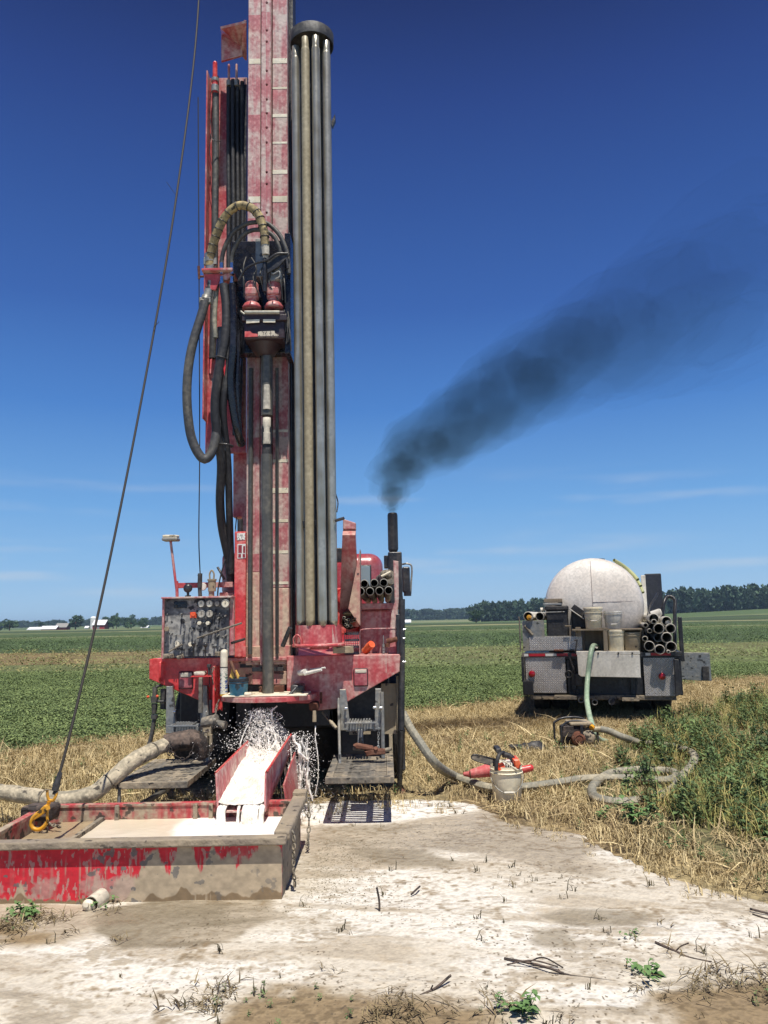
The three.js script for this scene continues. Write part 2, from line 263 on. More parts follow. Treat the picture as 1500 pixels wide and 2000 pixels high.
{
  const W = 2048, Hh = 1536, cream = hex(0xd2c9b8), white = hex(0xe4dfd4), tan = hex(0xb5a893), wetC = hex(0xa39783), poolC = hex(0x8d826e), brown = hex(0x968263), dark = hex(0x75644a), gl = new Uint8Array(W * Hh * 4), bp = new Uint8Array(W * Hh * 4);
  const at = (u, v) => [lerp(MX0, MX1, u), lerp(MZ0, MZ1, v)];
  let o = 0;
  const map = tex(W, Hh, (u, v) => {
    const [x, z] = at(u, v), w1 = fbm(x * 1.1, z * 2.6, 0, 110, 5) - .5, w2 = fbm(x * 2.2 + 9, z * 4 + 3, 0, 114, 5) - .5, f = fbm(x * 26, z * 30, 0, 118, 4), ff = fbm(x * 90, z * 90, 0, 119, 2);
    const streak = fbm((x * .8 + z * .35) * 1.3, (z - x * .2) * 7, 0, 121, 5);
    let c = mix3(cream, white, sstep(.42, .62, .5 + w1 + (f - .5) * .3)), rg = .75;
    const t = sstep(.58, .72, streak + w2 * .4) * .7 + sstep(.58, .74, f) * .4; c = mix3(c, tan, clamp(t));
    c = mix3(c, wetC, sstep(.66, .74, fbm(x * 2.1 + 20, z * 4.4, 0, 123, 5) + (f - .5) * .3) * .75);
    const q = (poly, soft, am) => 1 - sstep(-soft, soft, sdf(poly, x + w2 * am, z + w1 * am));
    let k = q(wet, .1, .5) * .85; c = mix3(c, mix3(wetC, tan, sstep(.4, .65, .5 + w2 + (streak - .5))), k); rg = lerp(rg, .5, k);
    k = q(bright, .07, .35); c = mix3(c, mix3(white, hex(0xeeebe4), sstep(.4, .6, .5 + w1)), k); k = q(spotC, .05, .3); c = mix3(c, poolC, k * .7); k = q(spotA, .05, .35); c = mix3(c, poolC, k * .75); k = q(spotB, .04, .3); c = mix3(c, poolC, k * .7);
    k = q(pool, .035, .28); const cl = sstep(.3, .65, fbm(x * 3 + z, z * 9, 0, 127, 4)); c = mix3(c, mix3(poolC, tan, (1 - cl) * sstep(-1.5, -.7, x) * .95), k); rg = lerp(rg, .38, k * cl);
    k = q(soilA, .06, .3); c = mix3(c, mix3(brown, tan, sstep(.45, .6, .5 + w2)), k); k = Math.max(q(soilB, .07, .5), q(soilC2, .07, .5)); c = mix3(c, mix3(brown, dark, sstep(.5, .7, f)), k * sstep(.35, .5, .6 + w2));
    const edge = mudIn(x, z); c = mix3(mix3(soilC, hex(0xa6977b), sstep(.4, .6, f)), c, sstep(.8, 1, edge + (f - .5) * .3 + (w2) * .2));
    c = mix3(c, hex(0x5d5140), sstep(.76, .8, fbm(x * 70, z * 55, 0, 133, 2)) * .8 * sstep(.4, .6, fbm(x * 1.5, z * 1.5, 0, 135, 3))); const k2 = .93 + .16 * (f - .5) + .12 * (ff - .5); c = c.map((y) => y * k2);
    gl[o] = gl[o + 1] = gl[o + 2] = clamp(rg + (f - .5) * .3) * 255; gl[o + 3] = 255; const h = clamp(.5 + (f - .5) * .7 + (ff - .5) * .25 - (1 - rg) * .1 + (streak - .5) * .6); bp[o] = bp[o + 1] = bp[o + 2] = h * 255; bp[o + 3] = 255; o += 4;
    return c;
  }, 1);
  const raw = (d) => { const t = new THREE.DataTexture(d, W, Hh, THREE.RGBAFormat); t.magFilter = THREE.LinearFilter; t.wrapS = t.wrapT = THREE.RepeatWrapping; t.needsUpdate = true; return t; };
  const NXm = 250, NZ = 185, g = new THREE.PlaneGeometry(MX1 - MX0, MZ1 - MZ0, NXm, NZ).rotateX(-Math.PI / 2).translate((MX0 + MX1) / 2, 0, (MZ0 + MZ1) / 2), p = g.attributes.position, uv = g.attributes.uv;
  for (let i = 0; i < p.count; i++) {
    const x = p.getX(i), z = p.getZ(i); p.setY(i, mudH(x, z)); uv.setXY(i, (x - MX0) / (MX1 - MX0), (z - MZ0) / (MZ1 - MZ0));
  }
  g.computeVertexNormals();
  struct('mud', g, new THREE.MeshStandardMaterial({ map, roughness: 1, roughnessMap: raw(gl), bumpMap: raw(bp), bumpScale: .016 }));
}
function mudH(x, z) { const n = fbm(x * 1.1, z * 2, 0, 130, 4) - .5, f = fbm(x * 5, z * 7, 0, 131, 3) - .5, near = Math.abs(x) < 5 ? 1 - sstep(3.6, 4.8, Math.max(-x - .2, x - .2)) : 0; return lerp(-.09, .014 + n * .035 + f * .014, mudIn(x, z)) * Math.max(near, .05) - (1 - near) * .03; }
// ---------- grass, crop and weeds ----------
function tuft(n, h, w, spread, lean, seed) {              // n blades, each two bent triangles pairs
  const r = rng(seed), pos = [];
  for (let i = 0; i < n; i++) {
    const a = r() * 6.28, R = spread * Math.sqrt(r()), x = Math.cos(a) * R, z = Math.sin(a) * R, b = r() * 6.28, l = lean * (.3 + r()), hh = h * (.45 + .75 * r()), ww = w * (.6 + .8 * r()), cx = Math.cos(b), cz = Math.sin(b), sx = -cz * ww, sz = cx * ww;
    const m = [x + cx * l * hh * .35, hh * .6, z + cz * l * hh * .35], t = [x + cx * l * hh, hh * (1 - .25 * l), z + cz * l * hh];
    pos.push(x - sx, -.01, z - sz, x + sx, -.01, z + sz, m[0] + sx * .8, m[1], m[2] + sz * .8, x - sx, -.01, z - sz, m[0] + sx * .8, m[1], m[2] + sz * .8, m[0] - sx * .8, m[1], m[2] - sz * .8, m[0] - sx * .8, m[1], m[2] - sz * .8, m[0] + sx * .8, m[1], m[2] + sz * .8, ...t);
  }
  const g = new THREE.BufferGeometry(); g.setAttribute('position', new THREE.Float32BufferAttribute(pos, 3)); g.computeVertexNormals(); return g;
}
function leafy(n, h, size, spread, seed, stems = 0) {      // n leaf blades of four triangles round a few stems
  const r = rng(seed), pos = [], st = Array.from({ length: Math.max(1, stems) }, () => { const a = r() * 6.28, l = spread * r(); return [Math.cos(a) * l, Math.sin(a) * l, .6 + .4 * r()]; });
  for (let i = 0; i < n; i++) {
    const s = st[i % st.length], t = stems ? Math.pow(r(), .8) : r(), y = h * s[2] * (.12 + .88 * t), bx = stems ? s[0] * t : (r() - .5) * 2 * spread, bz = stems ? s[1] * t : (r() - .5) * 2 * spread, a = r() * 6.28, L = size * (.6 + .7 * r()) * (stems ? 1.15 - .6 * t : 1), e = (r() - .35) * .9, W = L * .3;
    const dx = Math.cos(a) * Math.cos(e), dy = Math.sin(e), dz = Math.sin(a) * Math.cos(e), px = -Math.sin(a), pz = Math.cos(a), mid = [bx + dx * L * .5, y + dy * L * .5 + L * .08, bz + dz * L * .5], tip = [bx + dx * L, y + dy * L - L * .12, bz + dz * L];
    const q1 = [mid[0] + px * W, mid[1] + L * .05, mid[2] + pz * W], q2 = [mid[0] - px * W, mid[1] + L * .05, mid[2] - pz * W], b0 = [bx, y, bz];
    pos.push(...b0, ...mid, ...q1, ...b0, ...q2, ...mid, ...mid, ...tip, ...q1, ...mid, ...q2, ...tip);
  }
  if (stems) for (const s of st) { const w = size * .045, tx = s[0], tz = s[1], ty = h * s[2]; for (const [ux, uz] of [[w, 0], [0, w]]) pos.push(-ux, -.02, -uz, ux, -.02, uz, tx + ux * .5, ty, tz + uz * .5, -ux, -.02, -uz, tx + ux * .5, ty, tz + uz * .5, tx - ux * .5, ty, tz - uz * .5); }
  const g = new THREE.BufferGeometry(); g.setAttribute('position', new THREE.Float32BufferAttribute(pos, 3)); g.computeVertexNormals(); return g;
}
const placeM = (x, y, z, s, r, tilt = .15, sy = 1) => new THREE.Matrix4().compose(new THREE.Vector3(x, y, z), new THREE.Quaternion().setFromEuler(new THREE.Euler((r() - .5) * tilt, r() * 6.28, (r() - .5) * tilt)), new THREE.Vector3(s, s * sy, s));
const colr = (h1, h2, r, k = .3) => { const t = r(), c = mix3(hex(h1), hex(h2), t), v = 1 - k / 2 + k * r(); return new THREE.Color().setRGB(lin(c[0]) * v, lin(c[1]) * v, lin(c[2]) * v); };
const inTub = (x, z) => x > -2.9 && x < -.5 && z > -5.95 && z < -4.68, underRig = (x, z) => x > -2 && x < .1 && z < -7.7 && z > -16;
function scatter(n, seed, x0, x1, z0, z1, keep) { const r = rng(seed), out = []; for (let i = 0; i < n; i++) { const x = lerp(x0, x1, r()), z = lerp(z0, z1, r()); const s = keep(x, z, r); if (s > 0) out.push([x, z, s]); } return [out, r]; }
const hoseRun = plan([[0.633,0,-8.405],[0.837,0,-7.88],[0.983,0,-7.683],[1.251,0,-7.704],[1.568,0,-7.837],[1.964,0,-8.042],[2.404,0,-8],[2.642,0,-7.88],[2.79,0,-7.988],[2.869,0,-8.291],[2.652,0,-8.422],[2.329,0,-8.345],[2.065,0,-8.008],[1.847,0,-7.474],[1.83,0,-7.167],[1.95,0,-7.041],[2.265,0,-7.13],[2.552,0,-7.433],[2.848,0,-7.983],[3.215,0,-8.651]]), hd = (x, z) => { let d = 9; for (let i = 1; i < hoseRun.length; i++) { const [ax, az] = hoseRun[i - 1], [bx, bz] = hoseRun[i], ex = bx - ax, ez = bz - az, t = clamp(((x - ax) * ex + (z - az) * ez) / (ex * ex + ez * ez)); d = Math.min(d, Math.hypot(x - ax - ex * t, (z - az - ez * t) * (z > az + ez * t ? .55 : 1))); } return d; };
const byHose = (x, z, q) => x > .3 && x < 4 && z < -6 && z > -9.5 && hd(x, z) < .13 && q() < .88;
{ // dry stubble and straw
  const [pts, r] = scatter(80000, 201, -9, 12, -20, -2.4, (x, z, q) => {
    if (inTub(x, z) || underRig(x, z) || z < cropEdge(x) + (q() - .5) * 1.2) return 0;
    if (Math.abs(x) > -z * .62 + 1.2) return 0;
    const m = mudIn(x, z); if (m > .3 && (z - mudEdge(x) > 1.1 || q() > (.16 + .4 * sstep(.45, .7, fbm(x * 2.2, z * 2.2, 0, 212, 3))) * (1 - sstep(.2, 1.1, z - mudEdge(x))))) return 0; if (byHose(x, z, q)) return 0; const sd = sdf(weedZone, x, z); if (sd < 0 && q() < .72) return 0;
    const f = fbm(x * 1.3, z * 1.3, 0, 210, 3); if (q() > .35 + f) return 0;
    return (.6 + .8 * q()) * lerp(.75, 1.1, f); });
  stuff('dry_stubble', tuft(13, .08, .0032, .09, .9, 5), M.straw, pts.map(([x, z, s]) => placeM(x, groundH(x, z) - .005, z, s, r, .5)), pts.map(() => colr(0xccba8e, 0x9c8960, r, .5)), 'dry golden stubble and straw on the ground behind the mud', 'stubble');
  const [p2, r2] = scatter(26000, 203, -9, 12, -20, -2.4, (x, z, q) => {
    if (inTub(x, z) || underRig(x, z) || z < cropEdge(x) || Math.abs(x) > -z * .62 + 1.2 || (mudIn(x, z) > .35 && (z - mudEdge(x) > .6 || q() > .25)) || byHose(x, z, q)) return 0; const f = fbm(x * 1.1 + 4, z * 1.1, 0, 214, 3); return q() < f * f * 1.4 ? .7 + .7 * q() : 0; });
  stuff('fallen_straw', tuft(8, .12, .0028, .12, 1.5, 6), M.straw, p2.map(([x, z, s]) => placeM(x, groundH(x, z) + .01, z, s, r2, .9, .35)), p2.map(() => colr(0xdcca9c, 0x97825c, r2, .4)), 'flattened pale straw lying between the stubble', 'straw');
}
{ // leafy crop in the field behind
  const [pts, r] = scatter(150000, 221, -20, 24, -27, -8, (x, z, q) => {
    const d = -z; if (z > cropEdge(x) + (q() - .5) * 1.6 || Math.abs(x) > d * .62 + 1 || underRig(x, z)) return 0; const dd = d + x * .09;
    if (dd > 24.6 && q() < sstep(24.6, 26.5, dd)) return 0; const f = fbm(x * .6, z * .6, 0, 224, 3); return q() < .3 + .8 * f ? (.8 + .7 * q()) * 1 : 0; });
  stuff('leafy_crop', leafy(20, .12, .042, .14, 9), M.foliage, pts.map(([x, z, s]) => placeM(x, groundH(x, z) - .01, z, s, r, .3)), pts.map(() => colr(0x7b8a52, 0x4d5f36, r, .55)), 'low green leafy crop filling the field beyond the stubble', 'crop');
}
{ // thin growth in the bands of field farther off
  const [pts, r] = scatter(60000, 261, -75, 80, -110, -24, (x, z, q) => { const d = -z, dd = d + x * .09; if (dd < 24.5 || Math.abs(x) > d * .62 + 1) return 0; const k = dd < 44 ? .5 : dd < 79 ? .8 : .35; return q() < k * fbm(x * .3, z * .5, 0, 263, 3) * 1.6 * (60 / (d + 40)) ? .8 + .9 * q() : 0; });
  stuff('field_growth', leafy(14, .22, .1, .3, 25), M.foliage, pts.map(([x, z, s]) => placeM(x, groundH(x, z) - .02, z, s, r, .3)), pts.map(([x, z]) => { const dd = -z + x * .09; return dd < 44 ? colr(x < -6 ? 0x958a5a : 0x7d8a56, 0x6d7a48, r, .4) : colr(0x5d7244, 0x455a35, r, .4); }), 'thin growth in bands across the farther field', 'crop');
}
{ // weeds on the right
  const keep = (k) => (x, z, q) => { const sd = sdf(weedZone, x, z), f = fbm(x * 1.1, z * 1.1, 0, 231, 3); if (mudIn(x, z) > .5 || byHose(x, z, q)) return 0; return sd < .25 && q() < k * (1 - sstep(-.6, .3, sd)) * sstep(.28, .6, f + .1) ? .55 + .7 * q() * f * 1.6 : 0; };
  const [pts, r] = scatter(9000, 233, 1.2, 8.5, -14, -3.6, keep(.4));
  stuff('green_weeds', leafy(34, .36, .075, .16, 13, 5), M.foliage, pts.map(([x, z, s]) => placeM(x, 0, z, s, r, .35)), pts.map(() => colr(0x6b7f4a, 0x3f5430, r, .55)), 'dense dark green weeds growing at the right edge of the mud', 'weeds');
  const [p2, r2] = scatter(9000, 235, 1.2, 8.5, -14, -3.6, keep(.6));
  stuff('long_grass', tuft(14, .3, .0035, .1, 1, 15), M.straw, p2.map(([x, z, s]) => placeM(x, 0, z, s, r2, .4)), p2.map(() => colr(0x7f8a4c, 0xb9a468, r2, .5)), 'long half dry grass mixed with the weeds on the right', 'grass');
  const [p3, r3] = scatter(5200, 237, -7, 9, -11, -3, (x, z, q) => mudIn(x, z) > .4 || inTub(x, z) || underRig(x, z) || z < cropEdge(x) ? 0 : q() < fbm(x * .9, z * .9, 0, 239, 3) * .5 - .1 + .25 * sstep(.9, .2, sdf(weedZone, x, z)) ? .4 + .5 * q() : 0);
  stuff('small_weeds', leafy(16, .17, .045, .08, 17, 3), M.foliage, p3.map(([x, z, s]) => placeM(x, 0, z, s, r3, .3)), p3.map(() => colr(0x6f8550, 0x4c6338, r3, .4)), 'small green weeds scattered through the straw', 'weeds');
}
{ // stubs, straw and crumbs standing in the mud
  const [pts, r] = scatter(5200, 241, -3.6, 4.6, -7.2, -2.7, (x, z, q) => { if (inTub(x, z) || mudIn(x, z) < .7) return 0; const k = fbm(x * 1.6, z * 1.6, 0, 243, 3), side = sstep(.3, 2.2, x) * .35 + sstep(-4.6, -3.2, z) * .25; return q() < .035 + sstep(.48, .72, k) * (.3 + side) && sdf(wet, x, z) > -.1 + q() * .3 && sdf(pool, x, z) > 0 ? .5 + .8 * q() : 0; });
  stuff('stubble_stalks', tuft(5, .065, .0032, .03, .6, 19), M.straw, pts.map(([x, z, s]) => placeM(x, mudH(x, z) - .005, z, s, r, .6)), pts.map(() => colr(0x6f6448, 0x4a4634, r, .5)), 'broken dark stubble stalks poking through the pale mud', 'stalks');
  const deb = (x, z) => Math.min(sdf(soilB, x, z), sdf(soilC2, x, z), sdf(soilA, x, z));
  const [p2, r2] = scatter(12000, 245, -3.4, 3.6, -5, -2.6, (x, z, q) => { if (inTub(x, z)) return 0; const k = fbm(x * 2.4, z * 3, 0, 247, 3), d = deb(x, z); return q() < sstep(.25, -.2, d) * sstep(.4, .6, k) * .9 + sstep(.9, 2.2, x) * sstep(-4.6, -3.4, z) * sstep(.52, .68, k) * .5 ? .5 + q() : 0; });
  stuff('plant_debris', tuft(9, .06, .0022, .05, 1.5, 21), M.straw, p2.map(([x, z, s]) => placeM(x, mudH(x, z) + .004, z, s, r2, .8, .4)), p2.map(() => colr(0x90805c, 0x5a4d38, r2, .5)), 'matted brown stalks and roots lying on the mud', 'debris');
  const [p3, r3] = scatter(2600, 259, -3.4, 3.4, -5, -2.6, (x, z, q) => { if (inTub(x, z)) return 0; const k = fbm(x * 2 + 7, z * 2, 0, 251, 3), d = deb(x, z); return q() < sstep(.2, -.1, d) * sstep(.5, .65, k) * .5 + sstep(.7, 2, x) * sstep(-4.8, -3.6, z) * sstep(.5, .68, k) * .45 ? .5 + .6 * q() : 0; });
  stuff('weed_seedlings', leafy(9, .045, .022, .035, 23, 3), M.foliage, p3.map(([x, z, s]) => placeM(x, mudH(x, z), z, s, r3, .4)), p3.map(() => colr(0x6d8450, 0x4a5f36, r3, .4)), 'small weeds half buried in the mud near the viewer', 'weeds');
  const crumbs = plan([[-0.709,0,-5.939],[-0.459,0,-6.054],[-0.246,0,-5.435],[-0.312,0,-4.861],[-0.602,0,-4.793],[-0.655,0,-4.923]]);
  const [p4, r4] = scatter(14000, 253, -2, .6, -6, -4.2, (x, z, q) => (inTub(x, z) ? 0 : q() < (1 - sstep(-.1, .35, sdf(crumbs, x, z))) ? .4 + 1.1 * q() * q() : 0));
  const stone = new THREE.IcosahedronGeometry(.0042, 0); stone.scale(1, .7, 1.2);
  stuff('drill_cuttings', stone, M.dust, p4.map(([x, z, s]) => placeM(x, mudH(x, z), z, s, r4, 3)), p4.map(() => colr(0xece6d6, 0xbab4a2, r4, .3)), 'grey crumbs of drill cuttings heaped beside the tub', 'cuttings');
}
// ---------- the drill rig ----------
const rig = thing('drill_rig', 'large red truck mounted drill rig with tall mast, control panel and rod carousel', 'drill rig', [-1.0, 0, -8]);
const TURN = (d) => [0, 0, 1];
{
  // rear skirts and deck
  part('rear_skirt', EX([[-2.168,1.271],[-2.127,1.279],[-1.501,1.277],[-1.497,0.798],[-1.534,0.821],[-2.165,1.097]], 7.3, 7.33, .006), M.redBright, rig, 'bright red rear skirt plate on the left');
  part('rear_skirt', EX([[-0.912,1.279],[0.115,1.274],[0.124,1.255],[0.112,1.118],[-0.469,0.801],[-0.645,0.787],[-0.696,0.851],[-0.913,0.855]], 7.3, 7.33, .006), M.red, rig, 'dusty red rear skirt plate under the carousel');
  part('deck', [B(-2.168, 0.115, 1.234, 1.275 - .003, 7.335, 12.2, .01), B(-2.168, -2.168 + .03, 1.097, 1.234, 7.335, 11, .004), B(0.115 - .03, 0.115, 1.118, 1.219, 7.335, 11, .004)], M.red, rig);
  part('mast_foot', [B(-1.53, -0.897, 1.022, 1.259, 7.4, 7.46, .006), B(-1.311, -0.889, 1.224, 1.372, 7.34, 7.62, .008), EX([[-1.235,1.144],[-1.234,1.024],[-0.92,1.018],[-0.92,1.138],[-0.948,1.138],[-0.948,1.111],[-1.235,1.116]], 7.36, 7.4, .002)], M.tanred, rig);
  parts('deck_slot', [B(-1.355, -1.246, 1.175, 1.208, 7.392, 7.41, .001), B(-1.235, -0.948, 1.141, 1.178, 7.332, 7.36, .001)], M.black, rig);
  part('undercarriage_box', [B(-2.05, .02, .55, 1.02, 7.95, 11.5, .02), B(-1.95, -.1, .3, .95, 8.2, 8.3, .02), B(-1.566, -0.55, 0.857, 1.019, 7.42, 7.6, .01)], M.blackpl, rig);
  // working table
  const tx0 = -1.457, tx1 = -0.666, ty = 0.946;
  const tab = []; for (let i = 0; i <= 16; i++) { const t = i / 16; tab.push([lerp(tx0, tx1, t), 6.88 + .2 * Math.pow(Math.abs(t - .5) * 2, 3)]); }
  const shp = new THREE.Shape(tab.map(([x, d]) => new THREE.Vector2(x, d)).concat([new THREE.Vector2(tx1 + .03, 7.3), new THREE.Vector2(tx0 - .03, 7.3)]));
  const hole = new THREE.Path(); hole.absarc(-1.054, 7.12, .075, 0, 6.283); shp.holes.push(hole);
  const slab = () => new THREE.ExtrudeGeometry(shp, { depth: .035, bevelEnabled: true, bevelSize: .004, bevelThickness: .004, bevelSegments: 1 }).rotateX(Math.PI / 2).scale(1, 1, -1);
  const flip = (g) => { const n = g.toNonIndexed ? (g.index ? g.toNonIndexed() : g) : g, p = n.attributes.position.array; for (let i = 0; i < p.length; i += 9) for (let k = 0; k < 3; k++) { const t = p[i + 3 + k]; p[i + 3 + k] = p[i + 6 + k]; p[i + 6 + k] = t; } n.computeVertexNormals(); return n; };
  const table = part('work_table', flip(slab()).translate(0, ty, 0), M.red, rig);
  part('dried_mud', rough(B(tx0 + .03, tx1 - .03, ty + .006, ty + .018, 6.93, 7.28, .004, 2), .02, 8, 4), M.cream, table);
  parts('packing_block', [B(-1.017, -0.93, ty + .02, ty + .075, 7.2, 7.28), B(-1.151, -1.114, ty + .02, ty + .07, 7.2, 7.26)], M.rust, table);
  parts('clamp', [rough(B(-0.855, -0.74, ty + .02, ty + .09, 7.1, 7.25, .02, 2), .02), C([-0.849,0.959,-7], [-0.801,1.01,-7.05], .014)], M.black, table);
  part('rag', rough(B(-1.237, -1.175, ty + .018, ty + .05, 6.93, 6.99, .012, 2), .02, 20), M.cream, table);
  // mast
  const my0 = 1.2, my1 = 9.6, mf = 7.35;
  const xl = -1.297, xa = -1.164, xb = -1.055, xr = -0.897;
  part('mast_column', [B(xl, xa - .006, my0 + .85, my1, mf, mf + .36, .008), B(xb + .006, xr, my0 + .7, my1, mf, mf + .36, .008), B(xl, xr, my0, my1, mf + .1, mf + .34, .004)], M.pink, rig);
  part('mast_column', [B(xl, xa - .006, my0, my0 + .849, mf, mf + .36, .008), B(xb + .006, xr, my0, my0 + .699, mf, mf + .36, .008)], M.mudpaint, rig, 'foot of the mast, caked with tan mud over the red paint');
  const holes = []; for (const py of [6, 60, 82, 139, 166, 195, 222, 250, 279, 337, 360, 416]) holes.push([-1.102, 0, py]);
  const hy = [7.884, 7.571, 7.445, 7.12, 6.968, 6.805, 6.654, 6.498, 6.337, 6.019, 5.894, 5.591, 3.9, 3.7, 3.5, 3.1, 2.9, 2.5, 2.3, 9.1, 8.6];
  const hc = -1.102, ring = (y) => Array.from({ length: 8 }, (_, i) => [hc + Math.cos(i * .785) * .0105, y + Math.sin(i * .785) * .0125]).reverse();
  part('mast_rail', EX([[xa + .006, my0], [xb - .006, my0], [xb - .006, my1], [xa + .006, my1]], mf - .035, mf + .02, .004, hy.map(ring)), M.pink, rig, 'raised centre rail of the mast with a row of holes');
  const band = (py0, py1, side) => B(side ? xb + .008 : xl + .01, side ? xr - .004 : xa - .008, py0, py1, mf - .0025, mf + .004, .0005);
  const bl = [[7.226, 7.283], [5.719, 5.784]], br = [...bl, [6.942, 6.965], [6.633, 6.667], [6.344, 6.366], [6.019, 6.063], [3.38, 3.405], [3.087, 3.117], [2.792, 2.841], [2.514, 2.543], [2.22, 2.249], [1.934, 1.958]];
  for (const [a, b] of bl) part('paint_band', band(a, b, 0), M.cream, rig);
  for (const [a, b] of br) part('paint_band', band(a, b, 1), M.cream, rig);
  part('mast_shade_beam', [B(-0.905, -0.854, my0, my1, 7.5, 7.75, .006), C([-0.88, my0, -7.42], [-0.88, my1, -7.42], .008), C([-0.997, 1.25, -7.28], [-0.997, 3.4, -7.28], .006)], M.black, rig);  // black beam added to stand in for the shaded side of the mast
  for (const [px, r] of [[-1.249, .022], [-1, .016]]) part('feed_cylinder', C([px, 1.3, -7.31], [px, 4.0, -7.31], r, r, 16), M.rodmud, rig, 'grey feed rod standing before the mast');
  parts('mast_brace', [B(-1.568, -1.403, 2.669, 3.538, 8.1, 8.3, .01), B(-1.475, -1.401, 1.877, 2.68, 8.1, 8.2, .006), B(xl - .01, xr + .02, 2.2, 2.4, 7.72, 8.1, .02)], M.red, rig, 'red brace box behind the mast');
  // hose trough left of the mast
  part('hose_trough', [B(-1.782, -1.373, 3.274, 7.377, 7.75, 7.79, .004), B(-1.781, -1.765, 3.595, 7.355, 7.6, 7.78, .003)], M.red, rig, 'red back panel of the hose trough left of the mast');
  part('mast_head_bracket', [EX([[-1.607,7.693],[-1.381,7.547],[-1.381,7.448],[-1.604,7.382]], 7.5, 7.53, .004), ], M.red, rig, 'red funnel shaped bracket high on the left of the mast');
  part('mast_head_bracket', [quad([-1.554,7.529,-7.2], [-1.296,7.591,-7.2], [-1.369,7.575,-7.55], [-1.618,7.733,-7.55], -.02), quad([-1.296,7.591,-7.2], [-1.349,7.882,-7.55], [-1.359,7.475,-7.62], [-1.39,7.487,-7.55], .02)], M.red, rig, 'hood of the bracket high on the mast');
  part('hose_backing', B(-1.578, -1.375, 4.245, 7.268, 7.71, 7.74, .003), M.black, rig);
  part('hose', TB([[-1.696,7.323,-7.66], [-1.688,6.447,-7.66], [-1.687,5.765,-7.66], [-1.694,4.996,-7.68], [-1.707,4.243,-7.7]], .036, 10, 60), M.hose, rig, 'thick dark hose running down the trough');
  const hx = [[446, .021], [455, .021], [464, .02], [473, .02]];
  for (const h of [[[-1.56,7.273,-7.66],[-1.554,6.445,-7.66],[-1.544,5.762,-7.66],[-1.546,4.774,-7.68],[-1.553,3.813,-7.7]], [[-1.508,7.269,-7.64],[-1.502,6.431,-7.64],[-1.492,5.75,-7.64],[-1.49,4.764,-7.66],[-1.511,3.706,-7.7]], [[-1.463,7.277,-7.66],[-1.458,6.443,-7.66],[-1.449,5.76,-7.66],[-1.456,4.554,-7.68],[-1.479,3.443,-7.7]], [[-1.416,7.265,-7.67],[-1.412,6.448,-7.67],[-1.403,5.764,-7.67],[-1.409,4.554,-7.68],[-1.437,3.39,-7.7]]]) part('hose', TB(h, .0215, 8, 50), M.rubber, rig);
  part('pipe_fitting', [C([-1.696,7.12,-7.64], [-1.697,7.296,-7.64], .032), C([-1.697,7.284,-7.64], [-1.699,7.462,-7.64], .026, .024), SP([-1.699,7.462,-7.64], .024)], M.redBright, rig, 'red capped pipe end at the top of the trough');
  parts('hose_clamp', [C([-1.697,7.249,-7.64], [-1.697,7.284,-7.64], .04), C([-1.696,7.131,-7.64], [-1.696,7.202,-7.64], .041)], M.galv, rig);
  for (const [a, b] of [[[-1.555,7.261,-7.66], [-1.556,7.456,-7.66]], [[-1.474,7.259,-7.66], [-1.475,7.455,-7.66]]]) part('pipe_fitting', [C(a, b, .014, .012), SP(b, .012)], M.red, rig);
  parts('hose_clamp', [C([-1.551,7.199,-7.64], [-1.551,7.258,-7.64], .026), C([-1.469,7.197,-7.64], [-1.47,7.256,-7.64], .026)], M.galv, rig);
  part('wire', [TB([[-1.73,7.103,-7.6],[-1.738,6.871,-7.6],[-1.72,6.64,-7.6],[-1.739,6.468,-7.6],[-1.705,6.239,-7.6]], .004, 5, 30), TB([[-1.73,6.628,-7.6],[-1.686,6.526,-7.55],[-1.623,6.546,-7.6]], .004, 5, 14)], M.black, rig);
}
